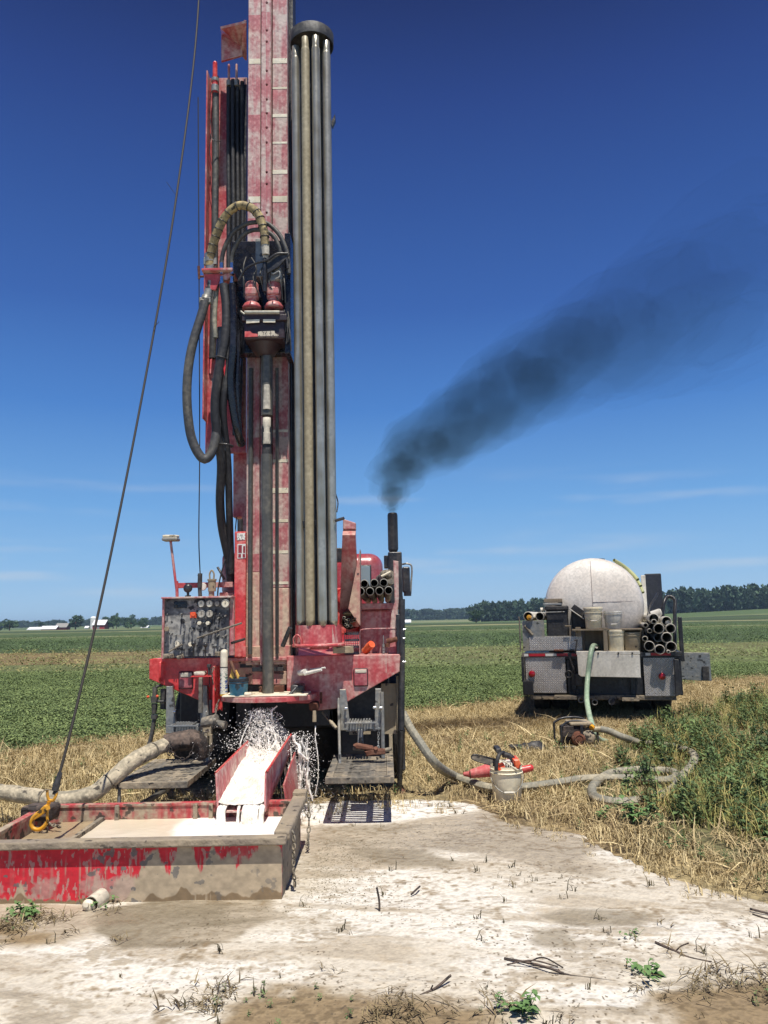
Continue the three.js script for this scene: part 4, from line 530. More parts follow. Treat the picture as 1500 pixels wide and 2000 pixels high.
{ // lamps, tool shelf, ladders, platforms, running gear
  const lamp = (a, b, c, d, mt) => { part('lamp_bezel', B(a, b, c, d, 7.285, 7.32, .03, 4), M.rubber, rig); part('tail_lamp', B(a + .008, b - .008, c + .008, d - .008, 7.277, 7.3, .027, 4), mt, rig); };
  lamp(-1.895, -1.76, 0.999, 1.159, M.lens);
  lamp(-0.308, -0.173, 0.992, 1.156, M.lens);
  for (const [a, b, c, d] of [[-1.874, -1.767, 1.106, 1.147], [-0.292, -0.185, 1.113, 1.145]]) part('lamp_lens', B(a, b, c, d, 7.272, 7.29, .008, 2), M.dust, rig);
  part('grab_handle', TB([[-2.058,1.233,-7.29],[-2.048,1.244,-7.24],[-2.046,1.172,-7.23],[-2.05,1.099,-7.24],[-2.064,1.077,-7.29]], .011, 7, 24), M.redBright, rig);
  part('tool_shelf', [B(-1.739, -1.549, 1.117, 1.126, 7.1, 7.3, .002), B(-1.543, -1.525, 0.806, 1.21, 7.1, 7.3, .003)], M.redBright, rig, 'small red tool shelf on the left skirt');
  part('rag', rough(B(-1.718, -1.621, 1.126, 1.163, 7.12, 7.25, .015, 2), .02, 18), M.dust, rig);
  // ladders under both skirts
  const ladder = (L, R, T, Bt, St) => part('ladder_frame', [EX([[L, T], [L + .055, T], [L + .085, St], [L + .075, Bt], [L, Bt]], 7.2, 7.25, .004), EX([[R - .05, T], [R, T], [R + .02, Bt], [R - .06, Bt], [R - .06, St]], 7.2, 7.25, .004), B(L + .05, R - .04, St - .1, St - .012, 7.22, 7.3, .004), ...[0, 1, 2, 3, 4, 5, 6, 7].map((i) => B(lerp(L + .08, R - .1, i / 7.6), lerp(L + .08, R - .1, (i + .62) / 7.6), St - .012, St + .004, 7.05, 7.3, .003)), B(L + .05, R - .04, St - .012, St + .002, 7.04, 7.055, .002), B((L + R) / 2 - .03, (L + R) / 2 + .02, Bt - .15, St - .08, 7.18, 7.22, .004)], M.galv, rig);
  ladder(-1.979, -1.613, 1.036, 0.624, 0.711);
  ladder(-0.428, -0.058, 0.978, 0.621, 0.708);
  for (const b of [[-1.897,0.818,-7.15], [-0.378,0.816,-7.15], [-0.124,0.82,-7.15], [-0.07,0.815,-7.15]]) part('bolt', [C(b, [b[0] + .02, b[1], b[2]], .016), C(b, [b[0], b[1], b[2] - .1], .009)], M.chrome, rig);
  parts('panel_plate', [B(-0.06, 0.082, 0.539, 0.999, 7.5, 7.53, .004), B(-0.359, -0.161, 0.547, 0.616, 7.45, 7.48, .003), B(0.083, 0.121, 0.552, 1.07, 7.46, 7.5, .003), B(0.006, 0.039, 0.351, 0.539, 7.5, 7.52, .002)], M.tanplate, rig, 'mud spattered tan plate behind the ladder');
  parts('mud_flap', [B(-0.434, 0.056, 0.323, 0.971, 7.6, 7.63, .006), B(-1.768, -1.64, 0.452, 0.914, 7.5, 7.53, .004)], M.blackpl, rig);
  part('ladder_bracket', [B(-1.626, -1.59, 0.426, 0.645, 7.12, 7.2, .004), B(-1.576, -1.554, 0.469, 0.614, 7.14, 7.18, .003), C([-1.57,0.521,-7.1], [-1.525,0.524,-7.1], .01), B(-1.672, -1.564, 0.601, 0.681, 7.15, 7.2, .004)], M.tanplate, rig);
  part('tow_coupling', [rough(C([-1.598,0.728,-7.02], [-1.475,0.756,-6.98], .045, .05, 14), .03, 12), C([-1.51,0.736,-6.98], [-1.393,0.716,-6.95], .036, .034, 14), TO([-1.49,0.732,-6.97], .04, .008, [1, -.2, 0])], M.mudmetal, rig, 'muddy grey pipe coupling hanging by a chain');
  part('chain', chainGeo([[-1.494,0.917,-7.15],[-1.51,0.858,-7.12],[-1.503,0.8,-7.05],[-1.514,0.75,-7]], .03, .0055), M.mudmetal, rig);
  part('chain', chainGeo([[-1.532,1.206,-7.1],[-1.549,1.144,-7.1],[-1.539,1.082,-7.1],[-1.52,0.991,-7.12]], .024, .004), M.mudmetal, rig);
  part('chain', chainGeo([[-0.082,0.652,-7.15],[-0.089,0.52,-7.15],[-0.094,0.433,-7.1]], .03, .005), M.galv, rig);
  part('air_lines', [TB([[-2.103,1.023,-7.3],[-2.034,1.045,-7.35],[-2.037,1.023,-7.5]], .012, 6, 14), C([-2.108,1.023,-7.3], [-2.11,0.932,-7.3], .022), C([-2.111,0.941,-7.3], [-2.109,0.886,-7.3], .034), C([-2.109,0.877,-7.3], [-2.112,0.787,-7.3], .028, .02), C([-2.042,1.003,-7.35], [-2.043,0.821,-7.35], .03), C([-2.133,0.896,-7.3], [-1.998,0.893,-7.3], .012), C([-2.107,0.778,-7.3], [-2.111,0.742,-7.3], .03), TB([[-2.111,0.742,-7.3],[-2.127,0.625,-7.3],[-2.151,0.495,-7.28],[-2.163,0.411,-7.25]], .02, 7, 20)], M.hose, rig, 'grey valve and hose cluster on the left side');
  parts('marker_lamp', [SP([-2.165,0.939,-7.28], .013), SP([-2.073,0.945,-7.25], .013)], M.orange, rig);
  parts('drain_pipe', [C([-0.645,0.809,-7.1], [-0.644,0.715,-7.08], .018), C([-0.509,0.698,-7.2], [-0.457,0.646,-7.15], .017), C([-0.598,0.756,-7.4], [-0.509,0.698,-7.2], .01)], M.tanplate, rig);
  part('hand_winch', [rough(B(-0.7, -0.618, 0.807, 0.879, 7.1, 7.28, .02, 2), .03, 12), C([-0.594,0.958,-7.2], [-0.595,0.859,-7.2], .012)], M.rust, rig);
  part('spray_nozzle', [C([-0.77,1.139,-7.1], [-0.71,1.153,-7], .026), C([-0.725,1.134,-7.02], [-0.567,1.171,-6.95], .017, .012), C([-0.674,1.167,-7.05], [-0.538,1.186,-6.98], .008)], M.greybox, rig, 'grey pipe wrench shaped nozzle on the right skirt');
  // running gear
  const wheel = (x0, x1, z) => { const w = part('wheel', LA([[.3, 0], [.47, 0], [.51, .03], [.51, x1 - x0 - .03], [.47, x1 - x0], [.3, x1 - x0]], [x0, .5, z], [1, 0, 0], 36), M.tyre, rig); part('rim', LA([[0, .08], [.12, .05], [.3, .02], [.3, x1 - x0 - .02], [0, x1 - x0 - .05]], [x0, .5, z], [1, 0, 0], 24), M.mudmetal, w); };
  for (const z of [-8.6, -9.9]) { wheel(-2.16, -1.88, z); wheel(-1.86, -1.58, z); wheel(-.42, -.14, z); wheel(-.12, .16, z); }
  wheel(-2.2, -1.9, -13.2); wheel(-.15, .15, -13.2);
  part('chassis', [B(-1.45, -1.3, .6, .9, 7.7, 14.5, .01), B(-.7, -.55, .6, .9, 7.7, 14.5, .01), C([-1.6, .5, -8.6], [-.4, .5, -8.6], .12), SP([-1, .5, -8.6], .22), C([-1.6, .5, -9.9], [-.4, .5, -9.9], .12), B(-1.9, -.2, .25, .95, 10.4, 10.5, .02)], M.black, rig);
  part('splash_guard', new THREE.CylinderGeometry(.55, .6, .95, 30, 1, true, 1.8, 2.7).translate(-.95, .62, -7.55), mat({ color: 0x131318, roughness: .35, side: THREE.DoubleSide, bumpScale: .006 }), rig, 'rubber splash guard under the table, painted black for the shade there');  // black colour puts the darkness under the deck into the curtain
  // folding platforms of steel bars
  const platform = (x0, x1, z0, z1, y, pad) => {
    const p = part('platform', [B(x0, x1, y - .05, y, -z0 - .001, -z0 + .05, .006), B(x0, x1, y - .05, y, -z1 - .05, -z1, .006), B(x0, x0 + .06, y - .05, y, -z0 + .05, -z1 - .05, .006), B(x1 - .06, x1, y - .05, y, -z0 + .05, -z1 - .05, .006), B(x0 + .13, x0 + .17, y - .05, y - .004, -z0 + .05, -z1 - .05, .004), B(x1 - .2, x1 - .15, y - .05, y - .004, -z0 + .05, -z1 - .05, .004), ...(pad ? [B((x0 + x1) / 2 - .07, (x0 + x1) / 2 + .07, y - .03, y + .002, -z0 + .35, -z0 + .6, .003)] : [])], M.mudmetal, rig, 'muddy steel folding platform');
    const n = 17; for (let i = 0; i < n; i++) { const d = lerp(-z0 + .06, -z1 - .07, (i + .3) / n); part('bar', B(x0 + .061, x1 - .061, y - .03, y - .002 - (i % 3) * .0015, d, d + .027, .002), M.mudmetal, p); }
  };
  platform(-.5, .04, -6.36, -7.42, .38, true); platform(-2.12, -1.56, -6.32, -7.36, .38, false);
  parts('platform_leg', [C([-.44, .9, -7.22], [-.42, .36, -7.0], .013), C([-.05, .95, -7.2], [-.05, .38, -7.2], .018), C([-2.1, .37, -6.36], [-2.09, 0, -6.34], .014), C([-2.14, .36, -6.36], [-2.5, .1, -6.3], .014), C([-1.6, .9, -7.3], [-1.6, .36, -7.2], .016)], M.galv, rig);
  part('hoist_line', TB([[-1.79,6.833,-7.3],[-1.752,4.622,-7.3],[-1.729,3.107,-7.3],[-1.731,2.333,-7.32],[-1.716,2.047,-7.32]], .0055, 5, 40), M.cable, rig, 'thin wire hanging down left of the mast');
  // suction pump elbow and its hose on the left
  part('pump_elbow', [hosePts(TB([[-1.617,0.452,-7],[-1.618,0.532,-6.98],[-1.647,0.592,-6.95],[-1.705,0.615,-6.92],[-1.795,0.606,-6.88],[-1.873,0.578,-6.85]], .075, 14, 50), .03, 44), rough(C([-1.688,0.602,-6.92], [-1.77,0.598,-6.9], .085, .08, 14), .03, 10)], M.darkmud, rig, 'brown muddy pump elbow under the left skirt');
  part('chain', [chainGeo([[-1.826,0.614,-6.8],[-1.815,0.542,-6.78],[-1.763,0.492,-6.78],[-1.699,0.47,-6.8],[-1.653,0.516,-6.82],[-1.639,0.573,-6.83]], .034, .006), chainGeo([[-1.838,0.606,-6.8],[-1.848,0.563,-6.76],[-1.817,0.504,-6.76]], .034, .006)], M.darkmud, rig);
}
// drill rods in the carousel, each one by itself
{
  const defs = [[[-0.756,1.551,-7.07], [-0.783,7.184,-7.07], M.steel, 'leftmost grey steel drill rod in the carousel, beside the mast'], [[-0.665,1.55,-6.98], [-0.678,7.209,-6.98], M.rodtan, 'tan coloured drill rod in the carousel between grey rods'], [[-0.557,1.548,-6.98], [-0.578,7.218,-6.98], M.steel, 'grey steel drill rod just right of the tan rod in the carousel'], [[-0.468,1.546,-7.05], [-0.479,7.217,-7.05], M.steel, 'rightmost grey steel drill rod in the carousel'], [[-0.73,1.549,-7.27], [-0.748,7.324,-7.27], M.rodmud, 'dark drill rod at the back of the carousel, left'], [[-0.534,1.545,-7.27], [-0.541,7.32,-7.27], M.rodmud, 'dark drill rod at the back of the carousel, right']];
  for (const [a, b, m, l] of defs) { const dir = [b[0] - a[0], b[1] - a[1], b[2] - a[2]], L = Math.hypot(...dir); solo('drill_rod', [LA([[0, 0], [.036, 0], [.041, .05], [.041, L - .14], [.038, L - .12], [.034, L - .1], [.034, L], [0, L]], a, dir, 20)], m, l, 'drill rod', a, 'drill rods stored in the carousel'); }
  const s0 = [-1.054, 0.921, -7.12];
  const ds = thing('drill_string', 'grey drill rod turning in the table in front of the mast', 'drill rod', s0);
  part('rod', C(s0, [-1.069,3.115,-7.12], .05, .05, 22), M.rodmud, ds); part('tool_joint', [C([-1.069,3.115,-7.12], [-1.069,3.221,-7.12], .044, .042, 20), C([-1.069,3.211,-7.12], [-1.069,3.356,-7.12], .05, .05, 20), C([-1.069,3.347,-7.12], [-1.069,3.395,-7.12], .046, .046, 20)], M.rubber, ds);
}
// ---------- mud tub, chute, hook, hoses ----------
{
  const x0 = -2.42, x1 = -.63, zf = 4.79, zb = 5.8, H = .33, t = .02;
  const tub = thing('mud_tub', 'red steel mud tub caked with tan drilling mud, full of pale slurry', 'tub', [-1.5, 0, -5.3]);
  // front wall with its own print of paint and dried runs of mud
  const red = hex(0xcd2433), redp = hex(0xc0605a), mudT = hex(0xb3a288), mudD = hex(0x877358), greyc = hex(0x6d6a66), palemud = hex(0xb59a8c);
  const wallMap = tex(1024, 256, (u, v) => {
    const X = u * 1.8, Y = v * .33, f = fbm(X * 30, Y * 40, 0, 400, 4), n = fbm(X * 3.2, Y * 3, 0, 404, 4), run = fbm(X * 14, Y * 1.2, 0, 408, 4), fine = fbm(X * 70, Y * 5, 0, 412, 3);
    let c = mix3(red, redp, sstep(.45, .7, fine * .5 + n * .5) * .55);
    c = mix3(c, palemud, sstep(.6, .63, fbm(X * 60, Y * 22, 0, 416, 3)) * .8);
    const scal = Math.abs(Math.sin(X * 11.5 + Math.sin(X * 5) * 1.2)), reach = lerp(.04, .235, sstep(.38, .52, u)) + (run - .5) * .26 + (scal - .45) * .16 * sstep(.4, .6, u) + (n - .5) * .16;
    c = mix3(c, mudT, .6 * sstep(.47, .6, fine * .6 + run * .4) * sstep(.15, .35, u) * (1 - sstep(.22, .3, Y))); c = mix3(c, mudT, sstep(0, .03, reach - Y + (f - .5) * .03));
    c = mix3(c, palemud, sstep(.55, .62, fbm(X * 7, Y * 9, 0, 418, 4)) * (1 - sstep(.12, .22, Y)) * .75 * (1 - sstep(.5, .6, u)));
    c = mix3(c, mudD, sstep(0, .01, lerp(.02, .06, n) + (run - .5) * .09 + .03 * Math.pow(scal, 6) * sstep(.4, .5, u) - Y));
    c = mix3(c, greyc, sstep(.68, .71, fbm(X * 16, Y * 18, 0, 420, 4)) * .85 * (1 - .5 * sstep(.6, .9, u))); c = mix3(c, mudT, sstep(.72, .76, fbm(X * 40, Y * 6, 0, 424, 3)) * sstep(.05, .12, .3 - Y) * .7);
    return c.map((k) => k * (.86 + .26 * f));
  }, 1);
  const fw = new THREE.BoxGeometry(x1 - x0, H, t).translate((x0 + x1) / 2, H / 2, -zf - t / 2);
  { const p = fw.attributes.position, uv = fw.attributes.uv; for (let i = 0; i < p.count; i++) uv.setXY(i, (p.getX(i) - x0) / (x1 - x0), p.getY(i) / H); }
  part('front_wall', fw, mat({ map: wallMap, roughness: .7, bumpMap: null }), tub, 'red front wall with runs of dried tan mud', true);
  const rimM = mat({ map: coat(430, 0x9d8f79, 0x82776a, { amt: .5, chips: .16, chip: 0x4b443c, streak: .5 }), roughness: .9, bumpScale: .012 });
  const inner = mat({ map: coat(431, 0xb23a40, 0xa39580, { amt: .62, streak: 1.2, chips: .25, chip: 0x4b433c }), roughness: .8, bumpScale: .006 });
  part('rim', rough(B(x0, x1 + .03, H - .012, H + .035, zf - .045, zf + .03, .012, 2), .008, 10), rimM, tub, 'mud caked front rim');
  part('back_wall', [B(x0, x1, 0, H, zb - t, zb, .004), B(x0, x1, H - .01, H + .012, zb - .03, zb + .02, .005)], inner, tub, 'inner back wall streaked with mud');
  for (const px of [-1.93, -1.38, -1.27]) part('stiffener', B(px, px + .03, .05, H + .005, zb - t - .03, zb - t - .001, .005), rimM, tub);
  part('side_wall', [B(x0, x0 + t, 0, H, zf + t + .002, zb - t - .002, .004), B(x0 - .02, x0 + .03, H - .008, H + .02, zf + .04, zb - .032, .006)], inner, tub);
  part('side_wall', B(x1 - t, x1, 0, H, zf + t + .002, zb - t - .002, .004), rimM, tub);
  part('rim', rough(B(x1 - .05, x1 + .045, H - .006, H + .05, zf + .035, zb + .04, .015, 2), .012, 9), rimM, tub, 'mud caked right rim with hanging chains');
  part('corner_block', [B(x1 - .05, x1 + .045, H + .01, H + .075, zb - .06, zb + .05, .008), C([x1, H + .05, -zb + .07], [x1, H + .05, -zb + .05], .02)], rimM, tub);
  part('baffle', B(-2.03, -2.0, .08, .262, zf + .05, zb - .05, .006), M.mudmetal, tub, 'dividing plate between the two halves');
  parts('chain', [chainGeo([[x1 + .055, H + .03, -zb], [x1 + .065, .2, -zb + .06], [x1 + .06, .05, -zb + .14]], .036, .0065), chainGeo([[x1 - .03, H + .05, -zf - .2], [x1 + .05, H + .02, -zf - .12], [x1 + .055, .16, -zf - .1], [x1 + .06, .03, -zf - .14]], .034, .006)].map((c) => c), M.mudmetal, tub);
  part('chain', chainGeo([[x0 - .1, H + .02, -5.7], [-2.3, .27, -5.55], [-2.2, .26, -5.5]], .034, .006), M.mudmetal, tub);
  part('latch_gear', [rough(B(-2.5, -2.3, H - .05, H + .05, 5.55, 5.72, .02, 2), .04, 10), C([-2.44, .36, -5.6], [-2.46, .18, -5.2], .012), C([-2.42, .32, -5.55], [-2.3, .32, -5.55], .012), TO([-2.36, .24, -5.5], .022, .006, [0, 0, 1]), TO([-2.31, .245, -5.5], .022, .006, [0, 0, 1])], M.darkmud, tub);
  const pipeA = [-1.642,0,-4.799];
  part('drain_stub', [pipeGeo([-1.66, .05, -4.79], [-1.69, .035, -4.7], .045, .008)], M.dust, tub);
  part('drain_plug', [rough(SP([-1.7, .033, -4.68], .036, 1, .9, .8), .012, 14), C([-1.7, .045, -4.665], [-1.7, .05, -4.64], .012)], M.cream, tub, 'pale plug on the end of the drain');
  // slurry: brown behind the baffle, foaming white where the chute pours in
  const slurryM = (f, rg) => new THREE.MeshPhysicalMaterial({ map: tex(512, 256, f), roughness: rg, bumpMap: NB, bumpScale: .004 });
  const sheet = (a, b, y, n) => { const g = new THREE.PlaneGeometry(b - a, zb - zf - 2 * t - .004, n, 26).rotateX(-Math.PI / 2), p = g.attributes.position; for (let i = 0; i < p.count; i++) p.setY(i, (fbm(p.getX(i) * 9 + 5, p.getZ(i) * 9, 0, 440, 4) - .5) * .012); g.computeVertexNormals(); return g.translate((a + b) / 2, y, -(zf + zb) / 2); };
  const water = (n, g, m, label) => { const o = solo(n, g, m, label, 'slurry', [0, 0, 0], undefined, true); return o; };
  water('slurry', sheet(x0 + t + .002, -2.032, .225, 20), slurryM((u, v) => mix3(hex(0x9c8a6e), hex(0xae9b7d), fbm(u * 9, v * 9, 0, 442, 4)), .25), 'smooth brown slurry in the narrow left part of the tub');
  water('slurry', sheet(-1.998, x1 - t - .002, .235, 60), slurryM((u, v) => { const n = fbm(u * 7, v * 4, 0, 444, 4), e = u - .42 - (n - .5) * .12 + (v - .5) * .06, b = mix3(hex(0xcdbfa6), hex(0xddd2bf), n); let c = mix3(b, hex(0xf6f2ea), sstep(-.015, .05, e)); c = mix3(c, hex(0xdcd6c8), sstep(.6, .75, fbm(u * 18, v * 12, 0, 446, 4)) * .5 * sstep(0, .1, e)); return c; }, .35), 'white foaming slurry filling the wide right part of the tub');
  solo('stick', C([-.95, .25, -4.9], [-.68, .29, -5.02], .012, .008, 7), M.tanplate, 'thin muddy stick resting on the slurry by the right rim', 'stick', [-.8, .24, -4.95]);
}
{ // chute
  const ch = thing('mud_chute', 'red steel chute pouring white slurry into the tub', 'chute', [-1.1, .3, -6.1]);
  const f = 5.62, b = 6.95, L0 = -1.182, R0 = -0.849, L1 = -1.194, R1 = -0.844, y0 = .315, y1 = .47;
  const dusty = mat({ map: coat(450, 0xbf5a60, 0xcdb4a8, { amt: .62, streak: 1.2, chips: .0 }), roughness: .6, bumpScale: .004 });
  part('chute_floor', quad([L0, y0, -f], [R0, y0, -f], [R1, y1, -b], [L1, y1, -b], -.012), dusty, ch);
  part('chute_side', quad([L0, y0 - .01, -f], [L1, y1 - .01, -b], [L1 - .01, y1 + .11, -b], [L0 - .015, y0 + .25, -f], .012), dusty, ch, 'left side plate of the chute');
  part('chute_side', quad([R0, y0 - .01, -f], [R0 + .005, y0 + .25, -f], [R1 + .01, y1 + .16, -b], [R1, y1 - .01, -b], .012), dusty, ch, 'right side plate of the chute');
  parts('chute_lip', [TB([[L0 - .015, y0 + .25, -f], [L1 - .01, y1 + .11, -b]], .009, 6, 4), TB([[R0 + .005, y0 + .25, -f], [R1 + .01, y1 + .16, -b]], .009, 6, 4)], M.redBright, ch);
  part('chute_leg', quad([R0 + .16, .02, -f - .3], [R0 + .09, .42, -f - .3], [R1 + .06, .5, -b + .1], [R1 + .1, .02, -b + .1], .012), M.red, ch, 'red outer side panel of the chute');
  // the stream in the chute and where it falls
  const foam = new THREE.MeshPhysicalMaterial({ map: tex(256, 256, (u, v) => mix3(hex(0xe9e2d4), hex(0xfaf7f0), sstep(.3, .6, fbm(u * 9, v * 20, 0, 452, 4)))), roughness: .4, bumpMap: NB, bumpScale: .02 });
  const NXs = 22, NZs = 44, g = new THREE.PlaneGeometry(1, 1, NXs, NZs), p = g.attributes.position, uv = g.attributes.uv;
  for (let i = 0; i < p.count; i++) {
    const u = p.getX(i) + .5, v = p.getY(i) + .5, over = sstep(.0, .1, v), d = lerp(f, b, v), x = lerp(lerp(L0, L1, v), lerp(R0, R1, v), u) ;
    const n = fbm(u * 7, v * 12, 0, 455, 4) - .5; let y = lerp(y0, y1, v) + .035 + n * .05 * (.4 + v) + Math.pow(Math.abs(u - .5) * 2, 3) * .03;
    p.setXYZ(i, x, y, -d);
  }
  g.computeVertexNormals();
  const st = solo('slurry_stream', g, foam, 'thick white stream of slurry running down the red chute', 'slurry', [0, 0, 0], undefined, true);
  // falling sheet at the end of the chute, torn open in the middle
  const fall = [], fr = rng(461); for (let i = 0; i < 30; i++) { const u = (i + .5) / 30, x = lerp(L0 + .01, R0 - .01, u), gap = u > .15 && u < .52; if (gap && i % 9 !== 4) continue; const r = .008 + fr() * .007; fall.push(hosePts(TB([[x, y0 + .03, -f - .03], [x + (fr() - .5) * .01, y0 + .01, -f + .03], [x + (fr() - .5) * .015, .26, -f + .055], [x, .19, -f + .06]], r, 7, 12), .012, 470 + i)); }
  part('falling_sheet', fall, foam, st);
  // spray above and beside the chute
  const r = rng(480), drops = [], geo = new THREE.IcosahedronGeometry(.0026, 1), add = (x, y, z, s) => drops.push(placeM(x, y, z, s, r, 6, .6 + r() * 1.2));
  const top = [-1.083,0.867,-7.05];
  for (let i = 0; i < 3600; i++) { const q = r(), a = (r() - .5); const y = lerp(top[1] - .02, .52, q), w = .1 + .26 * Math.pow(q, 1.5); add(top[0] - .01 + (r() + r() - 1) * w * 1.25, y, -7.0 + (r() - .5) * .3 + q * .12, .3 + Math.pow(r(), 3) * 1.5); }
  for (let i = 0; i < 900; i++) { const q = Math.pow(r(), .7); add(top[0] - .1 - r() * .45, lerp(top[1], .1, q), -6.9 + (r() - .5) * .4, .25 + Math.pow(r(), 4) * 1.5); }
  for (let i = 0; i < 1900; i++) { const q = r(); add(lerp(-0.843, -0.626, r()) + (r() - .5) * .1, lerp(0.656, .02, q), -6.85 + (r() - .5) * .3, .3 + Math.pow(r(), 3) * 1.6); }
  for (let i = 0; i < 300; i++) add(lerp(-0.756, -0.345, r()), .02 + r() * r() * .5, -6.85 + (r() - .5) * .4, .25 + Math.pow(r(), 3) * 1.2);
  const dm = new THREE.MeshPhysicalMaterial({ color: 0xf3efe8, roughness: .25 });
  // strings and sheets of slurry in the splash
  const strands = []; const strand = (pts, rad) => { pts = pts.map((q) => [...q]); for (let i = 1; i < pts.length - 1; i++) { pts[i][0] += (r() - .5) * .025; pts[i][2] += (r() - .5) * .04; } strands.push(hosePts(TB(pts, rad, 6, pts.length * 6), rad * 1.6, 490 + strands.length)); };
  for (const s of [[[[-0.96,0.865,-7],[-0.997,0.829,-6.98],[-1,0.77,-6.97],[-0.995,0.694,-6.96],[-0.958,0.609,-6.95],[-0.942,0.527,-6.93],[-0.928,0.465,-6.92]], .007], [[[-1.191,0.831,-7],[-1.183,0.738,-6.98],[-1.215,0.681,-6.96],[-1.253,0.618,-6.93],[-1.247,0.559,-6.9],[-1.255,0.475,-6.9]], .006], [[[-1.142,0.843,-7],[-1.129,0.778,-7],[-1.076,0.79,-7],[-1.045,0.742,-7],[-1.049,0.672,-6.97],[-1.081,0.612,-6.95]], .006], [[[-1.068,0.68,-6.95],[-1.021,0.682,-6.93],[-0.976,0.64,-6.92],[-0.947,0.566,-6.9],[-0.918,0.476,-6.88]], .01], [[[-0.864,0.623,-6.9],[-0.86,0.564,-6.9],[-0.849,0.491,-6.88]], .008], [[[-0.908,0.582,-6.9],[-0.903,0.51,-6.9],[-0.899,0.455,-6.9]], .007], [[[-0.812,0.631,-6.9],[-0.797,0.574,-6.88],[-0.764,0.543,-6.86],[-0.741,0.496,-6.84],[-0.728,0.475,-6.84],[-0.685,0.436,-6.84]], .011], [[[-0.733,0.612,-6.9],[-0.723,0.565,-6.88],[-0.697,0.514,-6.88],[-0.662,0.517,-6.88]], .007], [[[-0.697,0.514,-6.88],[-0.704,0.458,-6.86],[-0.67,0.416,-6.86]], .007], [[[-0.756,0.472,-6.86],[-0.751,0.328,-6.85],[-0.739,0.203,-6.85],[-0.756,0.138,-6.85]], .008], [[[-0.67,0.366,-6.86],[-0.687,0.285,-6.85],[-0.67,0.202,-6.85],[-0.645,0.119,-6.85]], .009], [[[-0.705,0.367,-6.86],[-0.695,0.246,-6.84],[-0.721,0.143,-6.84]], .007], [[[-0.81,0.297,-6.8],[-0.831,0.215,-6.8],[-0.84,0.15,-6.8]], .004], [[[-0.954,0.571,-6.92],[-0.995,0.524,-6.9],[-1.038,0.508,-6.9],[-1.057,0.453,-6.88]], .01], [[[-1.108,0.615,-6.93],[-1.09,0.556,-6.9],[-1.1,0.496,-6.88],[-1.067,0.448,-6.86]], .009], [[[-1.019,0.615,-6.92],[-1.008,0.542,-6.9],[-0.992,0.452,-6.88]], .011], [[[-0.637,0.678,-7.1],[-0.643,0.589,-7.05],[-0.619,0.421,-7.02],[-0.614,0.255,-7],[-0.637,0.107,-7]], .004]]) strand(...s);
  for (let i = 0; i < 34; i++) { const x = -0.886 + r() * .22, y = 0.614 - r() * .25; strand([[x, y, -6.88], [x + (r() - .5) * .05, y - .1, -6.87], [x + (r() - .5) * .06, y - .2 - r() * .15, -6.86]], .0018 + r() * .003); }
  for (let i = 0; i < 46; i++) { const x = top[0] - .12 + r() * .27, y = top[1] - .05 - r() * .3; strand([[x, y, -6.98], [x + (r() - .5) * .08, y - .03, -6.95], [x + (r() - .5) * .1, y - .05 - r() * .08, -6.95]], .0018 + r() * .003); }
  for (let i = 0; i < 1500; i++) { const q = r() * r(); add(lerp(L1 + .02, R1 - .02, r()), y1 + .02 + q * .3, -6.55 - r() * .45, .4 + Math.pow(r(), 3) * 1.6); }
  stuff('slurry_spray', geo, dm, drops, null, 'spray of white drops splashing under the work table', 'spray');
  const spl = solo('slurry_splash', [strands], foam, 'strings of white slurry splashing off the chute end', 'splash', [-1, .6, -6.95]); spl.userData.kind = 'stuff';
  // clear torn film blown sideways by the stream
  solo('deflector', rough(EX([[-0.971,0.759],[-0.936,0.737],[-0.905,0.702],[-0.861,0.659],[-0.853,0.625],[-0.923,0.583],[-0.958,0.575],[-0.98,0.652]], 6.95, 6.962, .003), .03, 6), mat({ color: 0x34343a, roughness: .3, bumpScale: .01 }), 'small dark wet deflector plate in the splash', 'plate', [-0.923,0.651,-6.95]);
}
